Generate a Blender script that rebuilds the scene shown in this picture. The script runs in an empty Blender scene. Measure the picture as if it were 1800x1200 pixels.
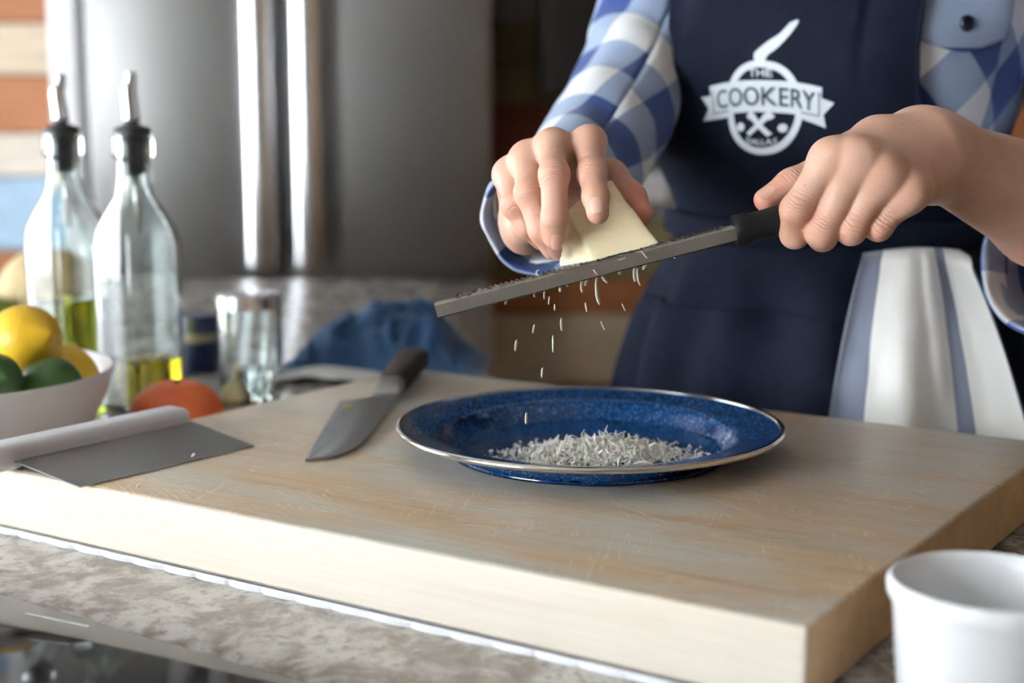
import bpy, bmesh, math, random
import numpy as np
from mathutils import Vector, Matrix, noise

random.seed(7)
RNG = np.random.default_rng(7)
SC = bpy.context.scene
COL = SC.collection
PI = math.pi

# ------------------------------------------------------------------ camera
FPX, PITCH, CZ = 2550.0, math.radians(9.0), 1.196
cam_d = bpy.data.cameras.new('camera')
cam_d.sensor_width = 36.0
cam_d.lens = FPX / 1800.0 * 36.0
cam_d.clip_start = 0.05
cam_d.dof.use_dof = True
cam_d.dof.focus_distance = 0.905
cam_d.dof.aperture_fstop = 4.2
cam = bpy.data.objects.new('camera', cam_d)
cam.location = (0, 0, CZ)
cam.rotation_euler = (PI / 2 - PITCH, 0, 0)
COL.objects.link(cam)
SC.camera = cam

# ------------------------------------------------------------------ daylight
world = bpy.data.worlds.new('overcast_sky')
SC.world = world
world.use_nodes = True
bg = world.node_tree.nodes['Background']
bg.inputs['Color'].default_value = (0.80, 0.90, 1.0, 1)
bg.inputs['Strength'].default_value = 2.0

def area(name, loc, direction, sx, sy, power, color):
    d = bpy.data.lights.new(name, 'AREA')
    d.shape = 'RECTANGLE'
    d.size, d.size_y = sx, sy
    d.energy = power
    d.color = color
    o = bpy.data.objects.new(name, d)
    o.location = loc
    o.rotation_euler = Vector(direction).to_track_quat('-Z', 'Y').to_euler()
    COL.objects.link(o)
    return o

area('window_daylight_near', (-2.62, -0.90, 1.45), (1, 0, 0), 1.60, 2.2, 290, (0.91, 0.965, 1.0))
area('window_daylight_far', (-2.62, 2.05, 1.20), (1, 0, 0), 2.0, 1.7, 105, (0.90, 0.95, 1.0))

SC.view_settings.view_transform = 'Standard'
SC.view_settings.look = 'None'
SC.view_settings.gamma = 1.0
SC.view_settings.use_curve_mapping = False
SC.view_settings.exposure = 0.31

# ------------------------------------------------------------------ helpers
def ray(px, py):
    a = (px - 900) / FPX
    b = (600 - py) / FPX
    return np.array((a, math.cos(PITCH) + b * math.sin(PITCH), -math.sin(PITCH) + b * math.cos(PITCH)))

def at(px, py, Y):
    d = ray(px, py)
    return np.array((0, 0, CZ)) + d * (Y / d[1])

def on(px, py, z):
    d = ray(px, py)
    return np.array((0, 0, CZ)) + d * ((z - CZ) / d[2])

def link(name, me, parent=None, mats=None, smooth=True):
    o = bpy.data.objects.new(name, me)
    COL.objects.link(o)
    if mats is not None:
        for m in (mats if isinstance(mats, (list, tuple)) else [mats]):
            me.materials.append(m)
    if smooth and len(me.polygons):
        me.polygons.foreach_set('use_smooth', [True] * len(me.polygons))
    if parent is not None:
        o.parent = parent
    return o

def obj(name, verts, faces, mat, parent=None, smooth=True, uvs=None, loc=None):
    me = bpy.data.meshes.new(name)
    verts = np.asarray(verts, dtype=float)
    if loc is not None:
        verts = verts - np.asarray(loc)
    me.from_pydata(verts.tolist(), [], [tuple(int(i) for i in f) for f in faces])
    me.update()
    if uvs is not None:
        lay = me.uv_layers.new(name='UVMap')
        idx = np.empty(len(me.loops), dtype=np.int32)
        me.loops.foreach_get('vertex_index', idx)
        lay.data.foreach_set('uv', np.asarray(uvs, dtype=np.float32)[idx].ravel())
    o = link(name, me, parent, mat, smooth)
    if loc is not None:
        o.location = loc
    return o

def bobj(name, bm, mat, parent=None, smooth=False, loc=None):
    me = bpy.data.meshes.new(name)
    if loc is not None:
        bmesh.ops.translate(bm, verts=bm.verts, vec=-Vector(loc))
    bm.normal_update()
    bm.to_mesh(me)
    bm.free()
    o = link(name, me, parent, mat, smooth)
    if loc is not None:
        o.location = loc
    return o

def empty(name, loc, label=None, cat=None, group=None):
    o = bpy.data.objects.new(name, None)
    o.empty_display_size = 0.05
    o.location = loc
    COL.objects.link(o)
    tag(o, label, cat, group)
    return o

def tag(o, label=None, cat=None, group=None, kind=None):
    if label: o['label'] = label
    if cat: o['category'] = cat
    if group: o['group'] = group
    if kind: o['kind'] = kind
    return o

def struct(o):
    o['kind'] = 'structure'
    return o

def auto_smooth(o, ang=40):
    me = o.data
    bm = bmesh.new(); bm.from_mesh(me)
    for e in bm.edges:
        if len(e.link_faces) == 2:
            e.smooth = e.calc_face_angle(0) < math.radians(ang)
    for f in bm.faces: f.smooth = True
    bm.to_mesh(me); bm.free()

def bx(bm, lo, hi, bev=0.0, seg=2):
    r = bmesh.ops.create_cube(bm, size=1.0)
    c = [(lo[i] + hi[i]) / 2 for i in range(3)]
    s = [hi[i] - lo[i] for i in range(3)]
    bmesh.ops.scale(bm, vec=s, verts=r['verts'])
    bmesh.ops.translate(bm, vec=c, verts=r['verts'])
    if bev > 0:
        es = list({e for v in r['verts'] for e in v.link_edges})
        bmesh.ops.bevel(bm, geom=es, offset=bev, segments=seg, profile=0.5, affect='EDGES')

def box(name, lo, hi, mat, parent=None, bev=0.0, seg=2):
    bm = bmesh.new(); bx(bm, lo, hi, bev, seg)
    o = bobj(name, bm, mat, parent)
    if bev: auto_smooth(o)
    return o

def prism(name, pts, z0, z1, mat, parent=None, bev=0.0):
    bm = bmesh.new()
    vs = [bm.verts.new((p[0], p[1], z0)) for p in pts]
    f = bm.faces.new(vs)
    r = bmesh.ops.extrude_face_region(bm, geom=[f])
    bmesh.ops.translate(bm, vec=(0, 0, z1 - z0), verts=[g for g in r['geom'] if isinstance(g, bmesh.types.BMVert)])
    bmesh.ops.recalc_face_normals(bm, faces=bm.faces)
    if bev:
        bmesh.ops.bevel(bm, geom=list(bm.edges), offset=bev, segments=3, profile=0.5, affect='EDGES')
    o = bobj(name, bm, mat, parent)
    if bev: auto_smooth(o)
    return o

def grid_faces(nu, nv, wrap_u=False):
    """verts indexed v*nu+u"""
    F = []
    for v in range(nv - 1):
        for u in range(nu if wrap_u else nu - 1):
            u2 = (u + 1) % nu
            F.append((v * nu + u, v * nu + u2, (v + 1) * nu + u2, (v + 1) * nu + u))
    return F

def lathe(name, prof, mat, parent=None, n=72, loc=(0, 0, 0), smooth_ang=50, cap=False):
    V = []
    for r, z in prof:
        r = max(r, 1e-5)
        for k in range(n):
            a = 2 * PI * k / n
            V.append((r * math.cos(a), r * math.sin(a), z))
    F = grid_faces(n, len(prof), True)
    if cap:
        F.append(tuple(range(n))[::-1]); F.append(tuple(range((len(prof) - 1) * n, len(prof) * n)))
    o = obj(name, V, F, mat, parent)
    o.location = loc
    auto_smooth(o, smooth_ang)
    return o

def frames(path):
    """parallel-transport frames on an (n,3) path"""
    path = np.asarray(path, float)
    T = np.gradient(path, axis=0)
    T /= np.linalg.norm(T, axis=1)[:, None]
    ref = np.array((0, 0, 1.0)) if abs(T[0][2]) < 0.9 else np.array((1.0, 0, 0))
    N = np.cross(ref, T[0]); N /= np.linalg.norm(N)
    Ns = [N]
    for i in range(1, len(path)):
        N = N - T[i] * np.dot(N, T[i]); N /= np.linalg.norm(N); Ns.append(N)
    Ns = np.array(Ns)
    return T, Ns, np.cross(T, Ns)

def spline(pts, n):
    """Catmull-Rom resample of rows (any dimension)"""
    P = np.asarray(pts, float)
    P = np.vstack([2 * P[0] - P[1], P, 2 * P[-1] - P[-2]])
    out = []
    m = len(P) - 3
    for t in np.linspace(0, m - 1e-9, n):
        i = int(t); f = t - i
        a, b, c, d = P[i:i + 4]
        out.append(0.5 * (2 * b + (c - a) * f + (2 * a - 5 * b + 4 * c - d) * f * f + (3 * b - a - 3 * c + d) * f ** 3))
    return np.array(out)

def tube_mesh(path, radii, n=10, cap=True):
    T, N, B = frames(path)
    V = []
    radii = np.broadcast_to(np.asarray(radii, float), (len(path),))
    for i, p in enumerate(path):
        for k in range(n):
            a = 2 * PI * k / n
            V.append(p + (N[i] * math.cos(a) + B[i] * math.sin(a)) * radii[i])
    F = grid_faces(n, len(path), True)
    if cap:
        F.append(tuple(range(n))[::-1]); F.append(tuple(range((len(path) - 1) * n, len(path) * n)))
    return V, F

def tube(name, path, radii, mat, parent=None, n=12):
    V, F = tube_mesh(np.asarray(path, float), radii, n)
    return obj(name, V, F, mat, parent)

# ------------------------------------------------------------------ materials
class NT:
    def __init__(self, name):
        self.m = bpy.data.materials.new(name)
        self.m.use_nodes = True
        self.t = self.m.node_tree
        self.b = self.t.nodes['Principled BSDF']
    def n(self, typ, **kw):
        nd = self.t.nodes.new(typ)
        for k, v in kw.items():
            if k in nd.inputs: nd.inputs[k].default_value = v
            else: setattr(nd, k, v)
        return nd
    def l(self, a, b): self.t.links.new(a, b)
    def set(self, **kw):
        for k, v in kw.items():
            self.b.inputs[k.replace('_', ' ')].default_value = v
    def math(self, op, a, b=None, c=None):
        nd = self.t.nodes.new('ShaderNodeMath'); nd.operation = op
        for i, x in enumerate((a, b, c)):
            if x is None: continue
            if isinstance(x, (int, float)): nd.inputs[i].default_value = x
            else: self.l(x, nd.inputs[i])
        return nd.outputs[0]
    def coords(self, kind='Object', scale=(1, 1, 1), rot=(0, 0, 0)):
        tc = self.n('ShaderNodeTexCoord'); mp = self.n('ShaderNodeMapping')
        mp.inputs['Scale'].default_value = scale; mp.inputs['Rotation'].default_value = rot
        self.l(tc.outputs[kind], mp.inputs['Vector'])
        return mp.outputs[0]
    def noise(self, vec, scale=5, detail=4, rough=0.5, dist=0.0):
        nd = self.n('ShaderNodeTexNoise'); nd.inputs['Scale'].default_value = scale
        nd.inputs['Detail'].default_value = detail; nd.inputs['Roughness'].default_value = rough
        nd.inputs['Distortion'].default_value = dist
        if vec is not None: self.l(vec, nd.inputs['Vector'])
        return nd.outputs['Fac']
    def ramp(self, fac, stops):
        nd = self.n('ShaderNodeValToRGB')
        e = nd.color_ramp.elements
        while len(e) < len(stops): e.new(0.5)
        for el, (p, c) in zip(e, stops):
            el.position = p; el.color = (*c, 1) if len(c) == 3 else c
        self.l(fac, nd.inputs['Fac'])
        return nd.outputs['Color']
    def mix(self, fac, a, b, mode='MIX'):
        nd = self.n('ShaderNodeMix'); nd.data_type = 'RGBA'; nd.blend_type = mode
        for s, x in ((nd.inputs['Factor'], fac), (nd.inputs[6], a), (nd.inputs[7], b)):
            if isinstance(x, (int, float)): s.default_value = x
            elif isinstance(x, tuple): s.default_value = (*x, 1) if len(x) == 3 else x
            else: self.l(x, s)
        return nd.outputs[2]
    def color(self, c): self.l(c, self.b.inputs['Base Color'])
    def bump(self, h, strength=0.3, dist=0.001, prev=None):
        nd = self.n('ShaderNodeBump'); nd.inputs['Strength'].default_value = strength; nd.inputs['Distance'].default_value = dist
        self.l(h, nd.inputs['Height'])
        if prev is not None: self.l(prev, nd.inputs['Normal'])
        self.l(nd.outputs[0], self.b.inputs['Normal'])
        return nd.outputs[0]

def simple(name, col, rough=0.5, metal=0.0, var=0.08, scale=20, bump=0.0, bdist=0.001, coat=0.0, **kw):
    m = NT(name)
    v = m.noise(m.coords(), scale, 5)
    lo = tuple(max(0, c * (1 - var)) for c in col); hi = tuple(min(1, c * (1 + var)) for c in col)
    m.color(m.ramp(v, [(0.3, lo), (0.7, hi)]))
    m.set(Roughness=rough, Metallic=metal, Coat_Weight=coat)
    for k, x in kw.items(): m.b.inputs[k.replace('_', ' ')].default_value = x
    if bump: m.bump(v, bump, bdist)
    return m.m

def glass_mat(name, col=(1, 1, 1), rough=0.0, ior=1.45):
    m = NT(name)
    m.set(Base_Color=(*col, 1), Roughness=rough, IOR=ior, Transmission_Weight=1.0)
    v = m.noise(m.coords(), 18, 2)
    m.bump(v, 0.25, 0.002)
    return m.m

def mat_board(name, side=False):
    m = NT(name)
    v = m.coords(scale=(1.3, 20, 20))
    g1 = m.noise(v, 2.2, 6, 0.6, 0.6)
    v2 = m.coords(scale=(3, 90, 90))
    g2 = m.noise(v2, 3.0, 4, 0.6)
    blotch = m.noise(m.coords(scale=(1, 3.6, 1)), 5, 6, 0.62, 0.5)
    if side == 'end':  # end grain, browned further to put the right face's shade into its colour
        a = m.ramp(g1, [(0.3, (0.40, 0.25, 0.125)), (0.7, (0.50, 0.335, 0.18))])
    elif side:  # same wood made paler: the strong light on the front is in its colour
        a = m.ramp(g1, [(0.3, (0.655, 0.59, 0.495)), (0.7, (0.715, 0.66, 0.575))])
    else:
        a = m.ramp(g1, [(0.28, (0.31, 0.185, 0.09)), (0.45, (0.44, 0.31, 0.18)), (0.72, (0.51, 0.395, 0.26))])
        worn = m.ramp(blotch, [(0.38, (0, 0, 0)), (0.60, (1, 1, 1))])
        a = m.mix(m.math('MULTIPLY', worn, 0.85), a, (0.475, 0.475, 0.43))
    a = m.mix(m.math('MULTIPLY', m.math('SUBTRACT', 0.62, g2), 0.9 if not side else 0.35), a, (0.28, 0.15, 0.06))
    sc = None
    for k, (ang, s) in enumerate(((0.5, 160), (-0.35, 210), (1.15, 190), (2.2, 240))):
        vr = m.coords(rot=(0, 0, ang)); mp2 = m.n('ShaderNodeMapping'); mp2.inputs['Scale'].default_value = (7, s, 7); m.l(vr, mp2.inputs['Vector']); vv = mp2.outputs[0]
        nn = m.noise(vv, 1.6, 1, 0.4)
        ln = m.math('LESS_THAN', m.math('ABSOLUTE', m.math('SUBTRACT', nn, 0.5)), 0.011)
        msk = m.math('GREATER_THAN', m.noise(m.coords(), 14 + k * 3, 2), 0.56)
        ln = m.math('MULTIPLY', ln, msk)
        sc = ln if sc is None else m.math('MAXIMUM', sc, ln)
    if not side:
        a = m.mix(m.math('MULTIPLY', sc, 0.6), a, (0.62, 0.54, 0.42))
    m.color(a)
    m.set(Roughness=0.42 if not side else 0.6)
    if not side:
        m.l(m.ramp(blotch, [(0.3, (0.30,) * 3), (0.7, (0.55,) * 3)]), m.b.inputs['Roughness'])
    h = m.math('SUBTRACT', m.math('MULTIPLY', g2, 0.5), m.math('MULTIPLY', sc, 0.6))
    m.bump(h, 0.25, 0.0008)
    return m.m

def mat_granite():
    m = NT('granite')
    c = m.coords()
    n1 = m.noise(c, 38, 8, 0.7, 0.4)
    n2 = m.noise(c, 130, 6, 0.7)
    n3 = m.noise(c, 12, 4, 0.6)
    a = m.ramp(n1, [(0.32, (0.06, 0.045, 0.035)), (0.44, (0.20, 0.155, 0.115)), (0.56, (0.56, 0.53, 0.48)), (0.75, (0.70, 0.69, 0.665))])
    a = m.mix(m.ramp(n2, [(0.36, (1, 1, 1)), (0.46, (0, 0, 0))]), a, (0.10, 0.09, 0.085))
    a = m.mix(m.math('MULTIPLY', n3, 0.45), a, (0.42, 0.41, 0.40))
    m.color(a)
    m.set(Roughness=0.22)
    return m.m

def mat_plaid(name, s=0.045):
    m = NT(name)
    tc = m.n('ShaderNodeTexCoord')
    sep = m.n('ShaderNodeSeparateXYZ'); m.l(tc.outputs['UV'], sep.inputs[0])
    fx = m.math('LESS_THAN', m.math('FRACT', m.math('DIVIDE', sep.outputs[0], 2 * s)), 0.5)
    fy = m.math('LESS_THAN', m.math('FRACT', m.math('DIVIDE', sep.outputs[1], 2 * s)), 0.5)
    tw = m.math('GREATER_THAN', m.math('SINE', m.math('MULTIPLY', m.math('ADD', sep.outputs[0], sep.outputs[1]), 5200.0)), 0.0)
    both = m.math('MULTIPLY', fx, fy)
    one = m.math('SUBTRACT', m.math('MAXIMUM', fx, fy), both)
    white = (0.72, 0.74, 0.76); navy = (0.008, 0.036, 0.165)
    mid = m.mix(m.math('MULTIPLY', tw, 0.45), (0.20, 0.27, 0.42), (0.42, 0.47, 0.56))
    a = m.mix(one, white, mid)
    a = m.mix(both, a, navy)
    m.color(a)
    m.set(Roughness=0.9, Sheen_Weight=0.15)
    n = m.noise(m.coords('UV', (900, 900, 900)), 1, 2)
    m.bump(n, 0.12, 0.0006)
    return m.m

def mat_towel():
    m = NT('towel_cotton')
    tc = m.n('ShaderNodeTexCoord')
    sep = m.n('ShaderNodeSeparateXYZ'); m.l(tc.outputs['UV'], sep.inputs[0])
    u = sep.outputs[0]
    def band(c, w): return m.math('LESS_THAN', m.math('ABSOLUTE', m.math('SUBTRACT', u, c)), w)
    s = m.math('MAXIMUM', m.math('MAXIMUM', band(0.06, 0.14), band(0.70, 0.045)), band(1.01, 0.015))
    tw = m.noise(m.coords('UV', (260, 260, 1)), 1, 2)
    stripe = m.ramp(tw, [(0.3, (0.10, 0.115, 0.165)), (0.7, (0.19, 0.205, 0.26))])
    m.color(m.mix(s, (0.80, 0.79, 0.76), stripe))
    m.set(Roughness=0.95, Sheen_Weight=0.2)
    m.bump(m.noise(m.coords('UV', (160, 160, 1)), 1, 3), 0.25, 0.0012)
    return m.m

def mat_apron():
    m = NT('apron_twill')
    n = m.noise(m.coords(), 55, 5, 0.6)
    m.color(m.ramp(n, [(0.3, (0.0025, 0.0043, 0.0120)), (0.7, (0.0045, 0.0070, 0.0180))]))
    m.set(Roughness=0.8, Sheen_Weight=0.02, Sheen_Tint=(0.5, 0.6, 0.9, 1), Sheen_Roughness=0.5)
    m.b.inputs['Specular IOR Level'].default_value = 0.12
    m.bump(m.noise(m.coords(), 700, 2), 0.15, 0.0005)
    return m.m

def mat_skin():
    m = NT('skin')
    at_ = m.n('ShaderNodeAttribute', attribute_name='flush')
    n = m.noise(m.coords(), 45, 5, 0.6)
    f = m.noise(m.coords(), 420, 3, 0.6)
    base = m.ramp(n, [(0.3, (0.49, 0.285, 0.20)), (0.7, (0.56, 0.345, 0.26))])
    a = m.mix(at_.outputs['Fac'], base, (0.54, 0.20, 0.135))
    freck = m.ramp(m.noise(m.coords(), 130, 2), [(0.24, (1, 1, 1)), (0.27, (0, 0, 0))])
    a = m.mix(m.math('MULTIPLY', freck, 0.35), a, (0.25, 0.11, 0.06))
    m.color(a)
    m.set(Roughness=0.46, Subsurface_Weight=0.12, Subsurface_Radius=(1.0, 0.35, 0.2), Subsurface_Scale=0.006)
    m.b.inputs['Specular IOR Level'].default_value = 0.35
    m.fine = f
    return m

def mat_enamel():
    m = NT('blue_enamel')
    v = m.n('ShaderNodeTexVoronoi'); v.inputs['Scale'].default_value = 600
    m.l(m.coords(), v.inputs['Vector'])
    sp = m.math('LESS_THAN', v.outputs['Distance'], 0.34)
    sepc = m.n('ShaderNodeSeparateColor'); m.l(v.outputs['Color'], sepc.inputs[0])
    sp = m.math('MULTIPLY', sp, m.math('GREATER_THAN', sepc.outputs[0], 0.62))
    n = m.noise(m.coords(), 260, 3)
    base = m.ramp(n, [(0.35, (0.002, 0.020, 0.072)), (0.7, (0.004, 0.050, 0.150))])
    m.color(m.mix(m.math('MULTIPLY', sp, 0.7), base, (0.16, 0.30, 0.55)))
    m.set(Roughness=0.13, Coat_Weight=0.3)
    return m.m

def mat_steel(name, col=(0.55, 0.55, 0.55), rough=0.3, brush=(1, 1, 80)):
    m = NT(name)
    n = m.noise(m.coords(scale=brush), 8, 4, 0.6)
    m.color(m.ramp(n, [(0.3, tuple(c * 0.92 for c in col)), (0.7, col)]))
    m.l(m.ramp(n, [(0.3, (rough * 0.85,) * 3), (0.7, (rough * 1.15,) * 3)]), m.b.inputs['Roughness'])
    m.set(Metallic=1.0)
    return m.m

def mat_citrus(name, c0, c1, rough=0.38):
    m = NT(name)
    n = m.noise(m.coords(), 9, 3)
    m.color(m.ramp(n, [(0.35, c0), (0.65, c1)]))
    v = m.n('ShaderNodeTexVoronoi'); v.inputs['Scale'].default_value = 330
    m.l(m.coords(), v.inputs['Vector'])
    m.set(Roughness=rough, Subsurface_Weight=0.05, Subsurface_Radius=(0.6, 0.4, 0.1), Subsurface_Scale=0.01)
    m.bump(v.outputs['Distance'], 0.25, 0.0012)
    return m.m

def mat_plank(name, col):
    m = NT(name)
    g = m.noise(m.coords(scale=(1.5, 1, 22)), 4, 6, 0.65)
    m.color(m.ramp(g, [(0.3, tuple(c * 0.7 for c in col)), (0.7, tuple(min(1, c * 1.15) for c in col))]))
    m.set(Roughness=0.8)
    m.bump(g, 0.3, 0.003)
    return m.m

def mat_cheese():
    m = NT('cheese')
    n = m.noise(m.coords(scale=(1, 1, 4)), 60, 5, 0.6)
    m.color(m.ramp(n, [(0.3, (0.84, 0.71, 0.43)), (0.7, (0.89, 0.79, 0.56))]))
    m.set(Roughness=0.45, Subsurface_Weight=0.25, Subsurface_Radius=(1, 0.7, 0.3), Subsurface_Scale=0.008)
    m.bump(n, 0.25, 0.001)
    return m.m

SKIN = mat_skin()
M = dict(
    board=mat_board('maple_top'), board_lit_side=mat_board('maple_lit_side', True), board_shaded_end=mat_board('maple_shaded_end_grain', 'end'), granite=mat_granite(),
    plaid=mat_plaid('plaid_cotton'), apron=mat_apron(), skin=SKIN.m, enamel=mat_enamel(),
    towel=mat_towel(), cheese=mat_cheese(),
    shred=simple('cheese_shred', (0.82, 0.79, 0.72), 0.5, var=0.05, Subsurface_Weight=0.05, Subsurface_Scale=0.002),
    rimsteel=mat_steel('rim_steel', (0.72, 0.70, 0.67), 0.16),
    steel=mat_steel('brushed_steel', (0.40, 0.395, 0.385), 0.36, (1, 1, 120)),
    fridge=mat_steel('fridge_steel', (0.29, 0.285, 0.28), 0.44, (120, 1, 1)),
    handle=mat_steel('handle_steel', (0.95, 0.96, 0.99), 0.24, (60, 60, 1)),
    knife=mat_steel('knife_steel', (0.33, 0.325, 0.31), 0.33, (1, 60, 1)),
    chrome=mat_steel('spout_steel', (0.88, 0.87, 0.85), 0.24),
    blade=mat_steel('grater_steel', (0.46, 0.425, 0.375), 0.38, (60, 1, 1)),
    teeth=mat_steel('grater_teeth', (0.22, 0.21, 0.20), 0.25),
    gold=simple('gold_mark', (0.55, 0.45, 0.10), 0.4, 0.3),
    black=simple('black_plastic', (0.006, 0.006, 0.007), 0.5, bump=0.05, Specular_IOR_Level=0.18),
    rubber=simple('black_rubber', (0.012, 0.012, 0.016), 0.5),
    whiteplastic=simple('white_plastic', (0.66, 0.66, 0.69), 0.45, var=0.02, Subsurface_Weight=0.1, Subsurface_Scale=0.01),
    porcelain=simple('porcelain', (0.80, 0.81, 0.83), 0.28, var=0.02, coat=0.2),
    darkwood=mat_plank('dark_handle_wood', (0.028, 0.018, 0.014)),
    glass=glass_mat('clear_glass', (0.93, 0.98, 0.965)), oil=glass_mat('olive_oil', (0.62, 0.66, 0.03), 0.0, 1.46),
    oil2=glass_mat('golden_oil', (0.66, 0.52, 0.02), 0.0, 1.46),
    lemon=mat_citrus('lemon_peel', (0.66, 0.38, 0.012), (0.72, 0.47, 0.022)), lime=mat_citrus('lime_peel', (0.016, 0.058, 0.007), (0.045, 0.11, 0.012)),
    grapefruit=mat_citrus('grapefruit_peel', (0.56, 0.085, 0.02), (0.62, 0.15, 0.03), 0.5),
    peach=mat_citrus('peach_skin', (0.55, 0.16, 0.08), (0.60, 0.24, 0.11), 0.6),
    stem=simple('citrus_stem', (0.16, 0.12, 0.05), 0.8),
    melon=simple('melon_rind', (0.50, 0.38, 0.19), 0.7, var=0.2, scale=60, bump=0.3, bdist=0.002),
    apple=simple('green_apple_skin', (0.17, 0.27, 0.03), 0.4, var=0.2),
    bluecloth=simple('blue_cloth', (0.018, 0.060, 0.135), 0.95, var=0.25, scale=60, bump=0.2, Sheen_Weight=0.2),
    navy=simple('navy_ceramic', (0.006, 0.018, 0.07), 0.3), beige=simple('beige_band', (0.42, 0.36, 0.26), 0.5),
    cream=simple('cream_garlic', (0.58, 0.50, 0.28), 0.5), paper=simple('white_paper', (0.72, 0.71, 0.69), 0.9, bump=0.2),
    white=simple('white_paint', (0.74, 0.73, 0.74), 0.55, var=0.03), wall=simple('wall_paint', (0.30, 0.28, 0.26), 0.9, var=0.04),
    warmwall=simple('warm_wall_paint', (0.36, 0.25, 0.15), 0.8, var=0.1), dimwall=simple('dark_wall_paint', (0.075, 0.068, 0.06), 0.9, var=0.05),
    ceiling=simple('ceiling_paint', (0.45, 0.43, 0.40), 0.95, var=0.03), floor=mat_plank('floor_wood', (0.20, 0.12, 0.07)),
    cabinet=simple('cabinet_paint', (0.30, 0.27, 0.23), 0.6), darktrim=simple('dark_trim', (0.010, 0.008, 0.006), 0.75, Specular_IOR_Level=0.1),
    rust=mat_plank('rust_plank', (0.36, 0.145, 0.065)), tan=mat_plank('beige_plank', (0.50, 0.41, 0.30)),
    pale=mat_plank('pale_plank', (0.52, 0.47, 0.39)), bluep=mat_plank('blue_plank', (0.29, 0.40, 0.50)),
    olive=mat_plank('olive_plank', (0.17, 0.13, 0.055)), brown=mat_plank('brown_plank', (0.10, 0.055, 0.03)),
    redp=mat_plank('dark_red_plank', (0.17, 0.045, 0.02)), greyp=mat_plank('grey_plank', (0.20, 0.19, 0.17)), orangep=mat_plank('orange_plank', (0.30, 0.11, 0.035)),
    cooktop=simple('cooktop_glass', (0.030, 0.030, 0.028), 0.05, var=0.6, scale=30, IOR=1.28), mark=simple('white_print', (0.8, 0.8, 0.8), 0.5),
    mat=simple('nonslip_foam', (0.78, 0.80, 0.84), 0.8, bump=0.3), logo=simple('white_print_ink', (0.70, 0.76, 0.82), 0.85, var=0.05),
    logodark=simple('dark_print_ink', (0.035, 0.045, 0.07), 0.9), nail=simple('fingernail', (0.66, 0.38, 0.31), 0.25, var=0.04),
    denim=simple('denim', (0.02, 0.03, 0.07), 0.9), hair=simple('brown_hair', (0.06, 0.03, 0.015), 0.5),
    button=simple('dark_button', (0.015, 0.018, 0.04), 0.15, 0.4), thread=simple('seam_thread', (0.10, 0.12, 0.18), 0.9),
    winframe=simple('window_paint', (0.75, 0.75, 0.74), 0.5),
)
pane_m = NT('window_glass'); pane_m.set(Base_Color=(1, 1, 1, 1), Roughness=0.0, IOR=1.05, Transmission_Weight=1.0); M['pane'] = pane_m.m

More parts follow.
